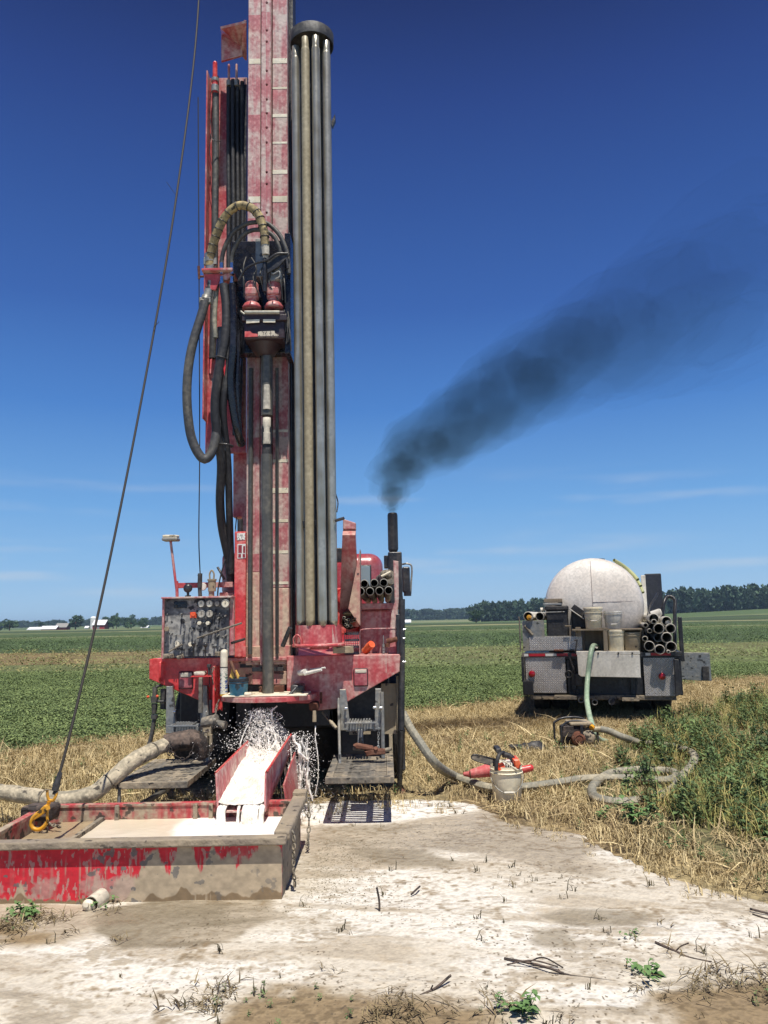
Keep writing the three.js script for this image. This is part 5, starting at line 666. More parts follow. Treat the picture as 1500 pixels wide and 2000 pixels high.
{ // hoist cable and hook
  const hp = [-2.127,0.616,-5.25];
  const hc = thing('hoist_cable', 'long dark hoist cable with a yellow hook hanging over the tub', 'cable', [-2.206,0.321,-5.2]);
  part('cable', TB([[-1.875,9.787,-7.6], [-1.827,7.885,-7.4], [-1.88,5.562,-6.9], [-1.979,3.526,-6.35], [-2.056,1.816,-5.75], [-2.106,0.863,-5.35], [-2.125,0.645,-5.26]], .0095, 7, 90), M.cable, hc);
  parts('strand_end', [C([-1.95,4.115,-6.5], [-1.897,4.161,-6.48], .0025), C([-1.885,5.551,-6.88], [-1.964,5.663,-6.85], .002)], M.cable, hc);
  part('swaged_end', [C([-2.119,0.658,-5.26], [-2.132,0.586,-5.24], .014, .02), C([-2.132,0.592,-5.24], [-2.139,0.547,-5.23], .024, .02), C([-2.149,0.538,-5.23], [-2.122,0.531,-5.23], .012)], M.rubber, hc);
  part('shackle', [TB([[-2.184,0.553,-5.22],[-2.179,0.515,-5.22],[-2.166,0.493,-5.22],[-2.143,0.493,-5.22],[-2.13,0.514,-5.22],[-2.126,0.537,-5.23]], .0095, 8, 24), C([-2.169,0.487,-5.22], [-2.174,0.465,-5.22], .014, .01)], M.yellow, hc);
  const hk = part('hook', [hosePts(TB([[-2.174,0.465,-5.22],[-2.201,0.436,-5.21],[-2.235,0.414,-5.2],[-2.257,0.393,-5.2],[-2.269,0.365,-5.2],[-2.268,0.347,-5.2],[-2.258,0.331,-5.2],[-2.235,0.321,-5.2],[-2.209,0.324,-5.2],[-2.184,0.342,-5.2],[-2.169,0.367,-5.2]], .013, 9, 70), .004, 5), EX([[-2.19,0.467],[-2.16,0.467],[-2.156,0.442],[-2.213,0.399],[-2.251,0.378],[-2.265,0.394],[-2.234,0.425]], 5.19, 5.215, .005)], M.yellow, hc, 'yellow safety hook');
  part('latch', [TB([[-2.168,0.444,-5.2],[-2.17,0.407,-5.2],[-2.165,0.367,-5.2]], .009, 7, 12), C([-2.16,0.455,-5.18], [-2.181,0.444,-5.23], .014)], M.yellow, hk);
}
{ // suction hose lying from the pump elbow out to the left
  const p = [[-1.86,0.582,-6.85], [-1.93,0.562,-6.75], [-2.016,0.527,-6.55], [-2.089,0.468,-6.4], [-2.164,0.392,-6.3], [-2.25,0.325,-6.25], [-2.347,0.289,-6.25], [-2.523,0.266,-6.3], [-2.826,0.266,-6.45], [-3.142,0.275,-6.6], [-3.808,0.3,-6.9], [-5.199,0.327,-7.8]];
  const h = thing('suction_hose', 'fat mud coated suction hose running from the pump to the left', 'hose', [-2.6, .08, -6.4]);
  part('hose', hosePts(TB(p, .062, 14, 120), .016, 61), M.mudhose, h);
  const c = new THREE.CatmullRomCurve3(p.map(V3), false, 'centripetal'); for (const t of [.04, .16, .3, .6, .68]) part('clamp_ring', TO(c.getPointAt(t).toArray(), .064, .006, c.getTangentAt(t).toArray()), M.mudmetal, h);
  const s = thing('thin_hose', 'thin dark hose on the ground under the left platform', 'hose', [-2.3, .05, -6.5]);
  part('hose', TB([[-1.75, .3, -6.5], [-2.0, .16, -6.45], [-2.2, .06, -6.3], [-2.6, .03, -6.2], [-3.2, .02, -6.4]], .022, 8, 40), M.hose, s);
}
// ---------- the tank truck: built square on, then turned to face away along its own heading ----------
const beforeTruck = scene.children.length;
const truck = thing('tank_truck', 'service truck with a big pale tank, diamond plate bed and red tail lamps', 'truck', [3.2, 0, -14]);
{
  const R = .775, pvx = 3.232, tc = [pvx - .03, 1.732], seg = 48;
  const tk = part('tank', [LA([[0, 0], [R * .3, .02], [R * .6, .075], [R * .82, .15], [R * .94, .22], [R, .32], [R, 4.3], [R * .9, 4.45], [0, 4.6]], [tc[0], tc[1], -12.5], [0, 0, -1], seg)], M.tank, truck, 'big pale pinkish plastic tank with a domed end');
  const seamM = mat({ color: 0x8f8382, roughness: .7, bumpScale: 0 });
  const prof = new THREE.SplineCurve([[0, 0], [R * .3, .02], [R * .6, .075], [R * .82, .15], [R * .94, .22]].map((p) => new THREE.Vector2(...p)));
  const along = (dx, dy, k0, k1) => { const o = []; for (let i = 0; i <= 8; i++) { const q = prof.getPoint(lerp(k0, k1, i / 8)); o.push([tc[0] + dx * q.x - .02, tc[1] + dy * q.x + (dx ? .06 : 0), -12.5 - q.y + .002]); } return o; };
  part('seam', TB(along(0, 1, 0, .95), .004, 5, 30), seamM, tk); part('seam', TB(along(1, 0, 0, .9), .004, 5, 30), seamM, tk);
  part('tank_lid', C([tc[0] + .05, tc[1] + R, -14], [tc[0] + .05, tc[1] + R + .06, -14], .2), M.black, tk);
  part('tank_cradle', [B(tc[0] - .75, tc[0] + .75, .85, 1.25, 12.9, 16.8, .02)], M.black, truck);
  // bed
  const bx0 = 2.079, bx1 = 4.408, bedY = 1.02, lowY = 0.387;
  part('bed', [B(bx0 + .02, bx1 - .02, bedY - .1, bedY - .004, 12.22, 17, .01), B(bx0 + .05, bx1 - .05, lowY + .01, bedY - .1, 12.5, 12.56, .01), B(bx0, bx0 + .04, lowY, bedY, 12.23, 17, .01), B(bx1 - .04, bx1, lowY, bedY, 12.23, 17, .01)], M.black, truck);
  part('diamond_panel', B(2.12, 2.726, 0.418, 0.974, 12.18, 12.21, .004), M.diamond, truck, 'diamond plate panel on the left of the tail');
  part('diamond_panel', B(3.867, 4.31, 0.379, 0.943, 12.18, 12.21, .004), M.diamond, truck, 'diamond plate panel on the right of the tail');
  part('diamond_panel', [EX([[2.093,1.521],[2.431,1.522],[2.435,1.282],[2.998,1.279],[2.994,1.048],[2.097,1.057]], 12.19, 12.21, .002)], M.galv, truck, 'stepped aluminium panel on the left side of the bed');
  part('diamond_panel', [B(2.195, 2.991, 1.063, 1.271, 12.175, 12.189, .003)], M.diamond, truck, 'long diamond plate strip above the reflective tape');
  const lozenges = (x0, x1, y0, y1, d) => { const pos = [], st = .033; let row = 0; for (let y = y0 + .02; y < y1 - .015; y += st / 2, row++) for (let x = x0 + .02 + (row % 2) * st / 2; x < x1 - .015; x += st) { const s = row % 2 ? 1 : -1, L = .0095, W = .004, h = .0035, ax = L * .707, ay = s * L * .707, bx = -s * W * .707, by = W * .707, P4 = [[x + ax, y + ay, -d], [x + bx, y + by, -d], [x - ax, y - ay, -d], [x - bx, y - by, -d]], t = [x, y, -d + h]; for (let i = 0; i < 4; i++) { const a = P4[i], b = P4[(i + 1) % 4]; pos.push(...a, ...(s > 0 ? b : b), ...t); } } const g = new THREE.BufferGeometry(); g.setAttribute('position', new THREE.Float32BufferAttribute(pos, 3)); g.computeVertexNormals(); return g; };
  for (const q of [[2.117, 2.722, 0.42, 0.975, 12.18], [3.861, 4.303, 0.381, 0.944, 12.18], [2.189, 2.984, 1.064, 1.271, 12.175]]) { const m = part('tread_pattern', lozenges(...q), M.tread, truck); m.userData.kind = 'stuff'; }
  part('side_rail', [C([2.057,1.045,-12.15], [2.061,1.522,-12.15], .012), C([2.061,1.522,-12.15], [2.049,1.592,-12.15], .012), C([2.132,1.451,-12.17], [2.25,1.302,-12.17], .022), B(bx0 - .01, bx0 + .03, lowY, bedY, 12.14, 12.2, .004)], M.mudmetal, truck);
  part('tail_beam', B(bx0, bx1, 0.96, 1.029, 12.16, 12.24, .006), M.black, truck);
  const tape = [[1026, 1035, 1], [1036, 1068, 0], [1068.5, 1090, 1], [1090.5, 1112, 0], [1119, 1136, 0], [1258, 1267, 1], [1268, 1304, 0]];
  const tx = (p) => lerp(2.103, 4.261, (p - 1026) / 278);
  for (const [a, b, w] of tape) part('reflector_tape', B(tx(a), tx(b), 0.976, 1.015, 12.152, 12.16, .001), w ? M.whitetape : M.redtape, truck);
  for (const c of [[2.215,0.708,-12.12], [4.12,0.672,-12.12]]) part('tail_lamp', [LA([[0, 0], [.04, .006], [.05, .02], [.052, .06], [0, .06]], c, [0, 0, -1], 22)], M.lensred, truck);
  const toolX0 = 2.902, toolX1 = 3.812;
  part('tool_box', [B(2.929, 3.797, 0.705, 1.005, 11.95, 12.2, .006), EX([[2.91,1.017],[3.807,1],[3.802,0.671],[2.954,0.687],[2.917,0.718]], 11.9, 11.92, .004), B(toolX0, toolX1, 1.008, 1.053, 11.9, 12.2, .004)], M.greybox, truck, 'pale grey hinged tool box on the tail');
  for (const px of [3.081, 3.218, 3.506, 3.703]) part('hinge', C([px, 1.009, -11.89], [px, 1.039, -11.89], .01), M.black, truck);
  part('tail_recess', [B(2.756, 3.899, 0.383, 0.952, 12.3, 12.34, .004), B(2.749, 2.78, 0.411, 0.914, 12.2, 12.3, .004), B(2.812, 2.874, 0.44, 0.836, 12.2, 12.3, .01), B(3.668, 3.855, 0.396, 0.647, 12.24, 12.3, .006)], M.black, truck);
  part('jack', [TO([2.771,0.705,-12.12], .05, .012), C([2.794,0.957,-12.1], [2.867,0.72,-12.1], .016), C([2.92,1.223,-12.05], [2.882,1.008,-12.1], .01), C([2.873,1.216,-12.05], [2.927,1.223,-12.05], .01), B(2.858, 2.966, 0.534, 0.716, 12.1, 12.2, .01), TO([2.865,0.446,-12.12], .03, .01)], M.black, truck);
  parts('bumper', [B(2.541, 2.871, 0.338, 0.391, 12.0, 12.2, .006), B(2.964, 3.133, 0.34, 0.385, 12.05, 12.2, .006), B(3.523, 3.769, 0.321, 0.374, 12.0, 12.2, .006), B(bx0 + .1, bx1 - .1, lowY - .07, lowY, 12.2, 12.3, .01)], M.mudmetal, truck);
  for (const c of [[2.934,0.332,-12.05], [3.131,0.298,-12.05], [3.376,0.308,-12.05]]) part('tow_ring', TO(c, .038, .009), M.galv, truck);
  part('receiver', C([3.374,0.309,-12.04], [3.446,0.282,-12.3], .05), M.black, truck);
  part('step_box', [B(2.079, 2.233, 0.401, 0.612, 12.05, 12.25, .01), B(2.064, 2.103, 0.591, 0.977, 12.1, 12.2, .004)], M.black, truck);
  part('mud_guard', EX([[4.292,0.928],[4.354,0.919],[4.365,0.42],[4.279,0.391]], 12.02, 12.1, .006), M.blackpl, truck);
  const wh = (x, z) => { const w = part('wheel', LA([[.28, 0], [.44, 0], [.48, .03], [.48, .25], [.44, .28], [.28, .28]], [x, .48, z], [1, 0, 0], 32), M.tyre, truck); part('rim', LA([[0, .08], [.28, .04], [.28, .24], [0, .2]], [x, .48, z], [1, 0, 0], 20), M.mudmetal, w); };
  for (const z of [-13.7, -15]) { wh(bx0 + .06, z); wh(bx0 + .36, z); wh(bx1 - .34, z); wh(bx1 - .64, z); } wh(bx0 + .1, -18.8); wh(bx1 - .4, -18.8);
  part('chassis', [B(bx0 + .75, bx0 + .9, .5, .8, 12.6, 20, .01), B(bx1 - .9, bx1 - .75, .5, .8, 12.6, 20, .01), C([bx0 + .3, .48, -13.7], [bx1 - .3, .48, -13.7], .1), C([bx0 + .3, .48, -15], [bx1 - .3, .48, -15], .1), B(bx0 + .3, bx1 - .3, .3, .8, 15.8, 15.9, .01)], M.black, truck);
  part('cab', [B(pvx - .85, pvx + .8, .7, 2.2, 17.8, 19.8, .12, 3)], M.black, truck);
  part('headache_rack', [B(pvx + 1.04, pvx + 1.36, 1, 2.4, 16.45, 16.6, .02), B(pvx - .6, pvx + 1.03, 1, 2.1, 16.5, 16.55, .02)], mat({ map: coat(600, 0x262b36, 0x33363d, { amt: .3 }), roughness: .6 }), truck, 'dark panel between the tank and the cab');
  part('side_sheet', B(pvx + .83, pvx + .905, 1, 2.28, 14.4, 14.5, .01), M.white, truck);
  part('pipe_rack', [TB([[4.186,0.866,-12.6],[4.26,1.746,-12.7],[4.342,1.861,-12.8],[4.431,1.826,-12.8],[4.413,1.581,-12.7],[4.344,0.868,-12.5]], .03, 7, 40), TB([[4.212,1.919,-13],[4.024,1.628,-12.6],[3.947,1.041,-12.3]], .02, 7, 20), B(3.891, 4.425, 0.983, 1.029, 12.2, 15.5, .01), B(4.425, 4.481, 0.872, 1.538, 12.4, 12.5, .01)], M.black, truck, 'dark rack holding the white pipes on the right of the bed');
  part('side_door', [EX([[4.385,0.985],[4.904,0.975],[4.906,0.546],[4.751,0.549],[4.407,0.572]], 12.88, 12.9, .004)], M.galv, truck, 'grey flat aluminium door standing open on the right'); part('door_latch', B(4.774, 4.872, 0.562, 0.771, 12.83, 12.88, .006), M.rubber, truck);
  part('shelf', [B(2.851, 3.872, 1.358, 1.381, 12.0, 12.4, .004), B(3.305, 3.367, 1.055, 1.398, 12.0, 12.1, .006), B(2.903, 2.981, 1.274, 1.412, 12.1, 12.2, .004), C([2.818,1.277,-12.1], [2.826,1.43,-12.1], .012), C([2.749,1.432,-12.1], [2.842,1.43,-12.1], .012), B(3.032, 3.917, 1.033, 1.353, 12.38, 12.4, .004)], M.wood, truck, 'weathered board shelf with posts');
  part('strap_print', [C([3.32,1.224,-12.3], [3.332,1.162,-12.3], .006), C([3.331,1.146,-12.3], [3.32,1.084,-12.3], .007)], M.cream, truck);
  // coiled green hose lying over the tank shoulder
  for (const k of [0, 1, 2]) { const a0 = 1.12 - k * .05, pts = []; for (let i = 0; i <= 7; i++) { const a = a0 - i * (.085 + .012 * k), rr = R + .045; pts.push([tc[0] + Math.cos(a) * rr, tc[1] + Math.sin(a) * rr, -12.95 - k * .13 - Math.sin(i * .45) * .12]); } part('hose', TB(pts, .03, 8, 40), mat({ color: 0xa9ad7c, roughness: .6 }), truck, 'pale green hose lying over the tank shoulder'); }
}
// ---------- things carried on the truck ----------
function pail(name, label, cat, at, h, r, m, lid, bail) {
  const t = thing(name, label, cat, at), [x, y, z] = at;
  part('body', LA([[0, 0], [r * .88, 0], [r * .97, h * .78], [r, h], [r * .95, h], [r * .85, .01], [0, .01]], at, [0, 1, 0], 28), m, t);
  part('collar', [LA([[r * .96, h * .8], [r * 1.05, h * .8], [r * 1.05, h * .83], [r * .97, h * .84]], at, [0, 1, 0], 28), LA([[r * .97, h * .9], [r * 1.04, h * .9], [r * 1.04, h * .93], [r * .98, h * .94]], at, [0, 1, 0], 28)], m, t);
  if (lid) part('lid', LA([[0, h + .02], [r * .9, h + .02], [r * .93, h + .028], [r * 1.07, h + .026], [r * 1.07, h - .01], [r, h - .012]], at, [0, 1, 0], 28), m, t);
  if (bail) { const pts = []; for (let i = 0; i <= 10; i++) { const a = Math.PI * (1 + i / 10); pts.push([x + Math.cos(a) * r * 1.04, y + h * .78 + Math.sin(a) * r * bail, z + Math.abs(Math.sin(a)) * r * 1.06]); } const b = part('bail', TB(pts, .0035, 6, 30), M.galv, t); part('grip', C(pts[4].map((v, i) => v + (i === 2 ? .004 : 0)), pts[6].map((v, i) => v + (i === 2 ? .004 : 0)), .01), M.white, b); }
  return t;
}
{
  pail('bucket', 'cream lidded bucket with a wire handle, left one on the truck shelf', 'bucket', [3.179,1.385,-12.15], .3, .135, M.pailcream, true, .9);
  pail('bucket', 'grey open bucket with its handle down, right one on the truck shelf', 'bucket', [3.467,1.379,-12.15], .27, .135, M.greybox, false, 1.1);
  pail('bucket', 'pale bucket standing in the left bay under the truck shelf', 'bucket', [3.488,1.05,-12.1], .29, .125, M.pailcream, true, 0);
  pail('bucket', 'tan stained bucket standing in the right bay under the truck shelf', 'bucket', [3.72,1.044,-12.15], .28, .13, M.tanplate, false, 0);
  const bn = thing('bin', 'tall black bin with grey boards on its lid on the left of the truck bed', 'bin', [2.639,1.275,-12.35]);
  part('body', B(2.465, 2.797, 1.261, 1.691, 12.25, 12.7, .03, 2), M.blackpl, bn); part('lid', B(2.455, 2.81, 1.675, 1.746, 12.22, 12.72, .02, 2), M.rubber, bn); part('handle', C([2.468,1.646,-12.2], [2.751,1.649,-12.2], .008), M.galv, bn);
  const bd = thing('boards', 'short grey boards stacked on the black bin lid', 'boards', [2.573,1.763,-12.3]); part('board', B(2.441, 2.718, 1.802, 1.857, 12.25, 12.6, .006), M.wood, bd); part('board', B(2.431, 2.708, 1.755, 1.787, 12.22, 12.55, .006), M.galv, bd);
  const b2 = thing('bin', 'open black bin with its grey lid tilted up, beside the tank end', 'bin', [2.927,1.41,-12.4]); part('body', B(2.848, 3.064, 1.385, 1.67, 12.42, 12.8, .02, 2), M.blackpl, b2); part('lid', EX([[2.847,1.695],[2.906,1.764],[3.104,1.611],[3.06,1.534]], 12.25, 12.4, .006), M.rubber, b2); part('lid_edge', C([2.828,1.694,-12.22], [3.04,1.534,-12.22], .008), M.white, b2);
  const jug = thing('jug', 'white plastic jug lying on top of the pipes on the right of the truck', 'jug', [4.119,1.601,-12.5]); part('body', [C([4.053,1.57,-12.5], [4.177,1.616,-12.5], .062, .058, 18), C([4.177,1.616,-12.5], [4.201,1.623,-12.5], .058, .04, 18)], M.white, jug);
  const bt = thing('bottle', 'small white bottle lying between the two pipes on the left of the bed', 'bottle', [2.423,1.696,-12.4]); part('body', rough(C([2.382,1.689,-12.4], [2.463,1.703,-12.4], .035, .02, 12), .02, 14), M.white, bt);
  const pw2 = mat({ map: coat(610, 0xd6d2c8, 0xb8b1a2, { amt: .3 }), roughness: .5, bumpScale: .001 }), mk = (c, r, l, m = pw2, len = 3) => solo('white_pipe', pipeGeo(c, [c[0], c[1], c[2] - len], r, .007, 22), m, l, 'pipe', c);
  mk([4.053,1.523,-12.1], .074, 'large white pipe at the top left of the truck rack'); mk([4.234,1.48,-12.15], .072, 'large white pipe at the top right of the rack, plugged with grey'); mk([4.111,1.376,-12.05], .076, 'large pipe in the middle of the second row of the rack'); mk([4.28,1.372,-12.1], .072, 'large white pipe at the right of the second row of the rack');
  mk([4.096,1.241,-12.1], .062, 'bluish grey pipe in the third row of the rack', mat({ color: 0x66747e, roughness: .5 })); mk([4.214,1.24,-12.05], .078, 'large white pipe at the right of the third row'); mk([3.964,1.117,-12.1], .076, 'large white pipe at the bottom left of the rack'); mk([4.101,1.069,-12], .072, 'large white pipe lowest in the rack, over the reflector tape'); mk([4.267,1.106,-12.05], .078, 'large white pipe at the bottom right of the rack'); mk([4.152,1.149,-12.2], .07, 'tan edged pipe half hidden behind the lowest pipe', M.rodtan);
  mk([4.048,1.477,-12.05], .038, 'small pipe sitting inside the top left large pipe'); mk([3.93,1.425,-12.1], .037, 'small pipe at the upper left edge of the rack'); mk([3.983,1.343,-12.1], .035, 'small pipe just under the upper left one'); mk([3.909,1.226,-12.1], .041, 'small pipe at the left edge, third row of the rack'); mk([4.218,1.037,-11.98], .026, 'tiny pipe poking out at the bottom right of the rack'); mk([4.035,1.406,-12.2], .05, 'dark pipe set back behind the upper left pipes', M.rubber);
  const gp = thing('pipe_plug', 'grey wad stuffed in the top right pipe of the rack', 'plug', [4.264,1.464,-12.25]); part('wad', rough(SP([4.264,1.456,-12.25], .05, 1, .8, .8), .05, 16), M.greybox, gp);
  mk([2.197,1.589,-12.15], .075, 'white pipe at the far left of the bed, holding a yellow capped pipe'); mk([2.371,1.586,-12.2], .068, 'white pipe beside the black bin on the left of the bed');
  const yp = thing('capped_pipe', 'yellow capped pipe end inside the far left pipe', 'pipe', [2.211,1.573,-12.1]); part('cap', [LA([[0, 0], [.01, 0], [.014, .006], [.034, .004], [.04, .012], [.04, .06]], [2.211,1.573,-12.1], [0, 0, -1], 18)], M.yellow, yp); part('pipe', C([2.222,1.573,-12.16], [2.375,1.571,-13], .036), M.white, yp);
  const tl = thing('tool', 'dark rod and orange glove lying on the bed edge above the tape', 'tool', [2.707,1.065,-12.1]); part('rod', C([2.595,1.059,-12.12], [2.867,1.069,-12.12], .012), M.black, tl); part('glove', rough(B(2.564, 2.711, 1.05, 1.081, 12.08, 12.16, .01, 2), .03, 18), M.rust, tl);
}
{ const pv = [3.232,0.828,-12.2], a = -.245, c = Math.cos(a), s = Math.sin(a); for (const o of scene.children.slice(beforeTruck)) { const x = o.position.x - pv[0], z = o.position.z - pv[2]; o.position.x = pv[0] + c * x + s * z; o.position.z = pv[2] - s * x + c * z; o.rotation.y = a; } }
// ---------- pump, hoses, bucket and saw on the ground ----------
function ribbed(pts, r, pitch, depth) { const c = new THREE.CatmullRomCurve3(pts.map(V3), false, 'centripetal'), n = Math.round(c.getLength() / pitch * 2), g = new THREE.TubeGeometry(c, n, r, 10), p = g.attributes.position, m = g.attributes.normal; for (let i = 0; i < p.count; i++) if (Math.floor(i / 11) % 2) p.setXYZ(i, p.getX(i) + m.getX(i) * depth, p.getY(i) + m.getY(i) * depth, p.getZ(i) + m.getZ(i) * depth); g.computeVertexNormals(); return g; }
{
  const w = thing('transfer_pump', 'small engine pump in a black tube frame on the straw behind the truck', 'pump', [2.279,0,-9.711]), zf = 9.75, zb = 10.15;
  const x0 = 2.078, x1 = 2.514, yt = 0.268;
  part('frame', [C([x0, 0, -zf], [x0, yt, -zf], .014), C([x1, 0, -zf], [x1, yt, -zf], .014), C([x0, 0, -zb], [x0, yt, -zb], .014), C([x1, 0, -zb], [x1, yt, -zb], .014), TB([[x0, yt, -zf], [x0 + .1, yt + .04, -zf - .1], [(x0 + x1) / 2, yt + .05, -zf - .12], [x1 - .1, yt + .03, -zf - .1], [x1, yt - .02, -zf]], .014, 7, 30), TB([[x0, yt, -zb], [x0 + .1, yt + .05, -zb], [x1 - .1, yt + .05, -zb], [x1, yt, -zb]], .014, 7, 30), C([x0, .03, -zf], [x1, .03, -zf], .014), C([x0, .03, -zb], [x1, .03, -zb], .014), B((x0 + x1) / 2 + .01, (x0 + x1) / 2 + .045, 0, yt + .02, zf - .02, zf, .004)], M.black, w);
  part('engine', [rough(B(x0 + .06, x0 + .3, .06, .26, zf + .05, zb - .05, .03, 2), .02, 12), B(x0 + .02, x0 + .16, .14, .27, zf + .02, zf + .2, .01)], M.darkmud, w);
  part('fuel_tank', [rough(B(x0 + .12, x1 - .04, .27, .31, zf + .03, zb - .06, .015, 2), .008, 12)], M.tanplate, w); part('starter_cover', [LA([[0, 0], [.03, 0], [.035, .008], [.07, .01], [.085, .03], [.088, .08]], [x0 + .21, .12, -zf + .03], [0, 0, -1], 22), TO([x0 + .21, .12, -zf + .022], .05, .008)], M.rust, w, 'rusty maroon recoil starter cover');
  part('pump_housing', [LA([[0, 0], [.06, 0], [.085, .03], [.085, .12], [0, .12]], [x1 - .12, .13, -zf + .02], [.3, 0, -1], 20), C([x1 - .1, .2, -zf - .1], [x1 - .02, .27, -zf - .1], .03)], M.mudmetal, w); part('fuel_cap', C([2.436,0.252,-9.72], [2.46,0.266,-9.74], .03), M.yellow, w);
  part('outlet', C([2.461,0.235,-9.75], [2.572,0.233,-9.75], .036), M.rodtan, w);
  const gh = thing('green_hose', 'pale green hose hanging from the truck tail down to the pump', 'hose', [2.572,0.374,-10.3]); part('hose', TB([[3.25,1.109,-12.3],[3.152,1.133,-12.1],[3.048,1.121,-11.85],[2.985,1.007,-11.75],[2.92,0.717,-11.7],[2.815,0.456,-11.4],[2.683,0.302,-10.8],[2.527,0.243,-10.05],[2.521,0.158,-9.95],[2.619,0.061,-10.1],[2.8,-0.019,-10.4]], .036, 12, 90), M.green, gh); part('nozzle', C([3.084,1.133,-11.9], [3.142,1.115,-11.95], .02), M.chrome, gh);
  const pts = [[0.135,0.731,-7.5], [0.197,0.607,-7.45], [0.277,0.489,-7.4], [0.396,0.324,-7.35], ...[[0.649,0.06,-7.958],[0.811,0.05,-7.634],[0.952,0.05,-7.443],[1.212,0.05,-7.463],[1.519,0.05,-7.592],[1.902,0.05,-7.791],[2.329,0.05,-7.75],[2.56,0.05,-7.633],[2.703,0.05,-7.739],[2.78,0.05,-8.032],[2.569,0.05,-8.159],[2.256,0.05,-8.084],[2.001,0.05,-7.758],[1.789,0.05,-7.24],[1.773,0.05,-6.943],[1.889,0.05,-6.821],[2.194,0.05,-6.907],[2.456,0.06,-7.154],[2.67,0.1,-7.484],[2.974,0.12,-8.002],[3.271,0.1,-8.805],[3.211,0.08,-9.427],[2.996,0.08,-9.682]], [2.733,0.174,-9.6], [2.643,0.215,-9.7], [2.559,0.233,-9.75]];
  const ch = thing('corrugated_hose', 'long grey corrugated hose looping over the straw from the rig to the pump', 'hose', [1.2, .05, -7.6]); part('hose', ribbed(pts, .038, .026, .0045), M.corr, ch);
  const bb = [1.022,0,-7.118]; pail('bucket', 'dirty white bucket with a chainsaw on top, standing at the edge of the mud', 'bucket', bb, .315, .137, M.pailcream, false, 1.05);
  const top = .315, cs = thing('chainsaw', 'orange and white chainsaw lying across the top of the white bucket', 'chainsaw', [bb[0], top, bb[2]]), z = 7.1;
  part('guide_bar', [EX([[0.733,0.379],[0.751,0.392],[0.953,0.344],[0.951,0.287],[0.754,0.348],[0.732,0.361]], 7.2, 7.208, .001)], M.mudmetal, cs); part('chain', TB([[0.953,0.348,-7.2],[0.751,0.392,-7.2],[0.73,0.379,-7.2],[0.734,0.357,-7.2],[0.758,0.343,-7.2],[0.951,0.283,-7.2]], .005, 6, 50), M.black, cs);
  part('engine_body', [rough(B(0.947, 1.125, 0.261, 0.338, 7.02, 7.25, .02, 2), .012, 14)], M.white, cs); part('side_cover', [C([0.96,0.323,-7], [0.968,0.312,-7.06], .036, .036, 16), EX([[1.072,0.376],[1.12,0.38],[1.136,0.333],[1.121,0.299],[1.082,0.3]], 7.0, 7.2, .012)], M.orange, cs); parts('pull_slot', [0, 1, 2, 3].map((i) => B(1.003 + i * .02, 1.003 + i * .02 + .009, 0.284, 0.343, 7.005, 7.03, .001)), M.rubber, cs);
  part('front_handle', TB([[0.919,0.29,-7],[0.926,0.353,-7],[0.953,0.418,-7.02],[1,0.421,-7.1],[1.034,0.374,-7.25]], .017, 8, 30), M.rubber, cs); part('rear_handle', TB([[0.995,0.408,-7.1],[1.053,0.39,-7.1],[1.1,0.35,-7.1]], .024, 8, 20), M.rubber, cs); part('hand_guard', EX([[0.932,0.465],[0.972,0.468],[0.98,0.429],[0.948,0.413],[0.927,0.439]], 7.03, 7.22, .006), M.rubber, cs); part('trim', TB([[0.946,0.355,-6.99],[0.986,0.367,-6.99],[1.033,0.336,-6.99],[1.097,0.293,-6.99]], .008, 6, 20), M.cream, cs);
  const cn = thing('traffic_cone', 'faded red cone lying on its side in the straw behind the bucket', 'cone', [0.93,0,-8.243]); part('shell', [C([0.698,0.147,-7.62], [0.753,0.15,-7.6], .018, .03), C([0.753,0.15,-7.6], [0.984,0.192,-7.6], .038, .068, 18), C([0.984,0.192,-7.6], [1.166,0.207,-7.6], .068, .078, 18)], mat({ map: coat(620, 0xc8484c, 0xb88078, { amt: .4 }), roughness: .6 }), cn); part('collar', C([0.749,0.15,-7.6], [0.758,0.15,-7.6], .04), M.rust, cn);
  const rt = thing('red_tube', 'short bright red tube lying to the right of the bucket', 'tube', [1.248,0.2,-7.5]); part('tube', [C([1.187,0.192,-7.5], [1.3,0.213,-7.5], .034, .032, 16), SP([1.3,0.213,-7.5], .032)], M.redBright, rt);
  solo('black_rag', rough(SP([1.665,0.04,-9.755], .2, 1, .2, .5, 20, 12), .16, 9), M.blackpl, 'crumpled black rag lying in the straw left of the pump', 'rag', [1.708,0,-10.006]);
  // a few single sticks on the mud
  const tw = (l, list) => { const t = thing('twig', l, 'twig', list[0][0]); list.forEach((p, i) => part(i ? 'side_shoot' : 'stem', TB(p, i ? .0035 : .006, 5, 24), M.darkmud, t)); };
  tw('longest forked dry twig lying on the mud at the lower right', [[[0.521,0.02,-3.92],[0.615,0.03,-3.847],[0.712,0.04,-3.75],[0.776,0.02,-3.734],[0.879,0.02,-3.695],[1.022,0.015,-3.652]], [[0.522,0.02,-3.855],[0.634,0.05,-3.819],[0.745,0.03,-3.799]], [[0.615,0.03,-3.847],[0.682,0.06,-3.824],[0.771,0.02,-3.812]], [[0.74,0.03,-3.773],[0.77,0.01,-3.708],[0.775,0.01,-3.635]]]);
  tw('dark twig lying on the mud right of the middle', [[[1.276,0.02,-4.072],[1.335,0.02,-3.963],[1.369,0.02,-3.893],[1.452,0.02,-3.835]], [[1.335,0.02,-3.963],[1.354,0.05,-3.943],[1.385,0.07,-3.925]]]);
  tw('broken twig at the right edge of the mud', [[[1.91,0.03,-4.452],[1.946,0.03,-4.413],[2.017,0.02,-4.366]], [[1.902,0.02,-4.408],[1.932,0.02,-4.356],[1.983,0.02,-4.298]]]);
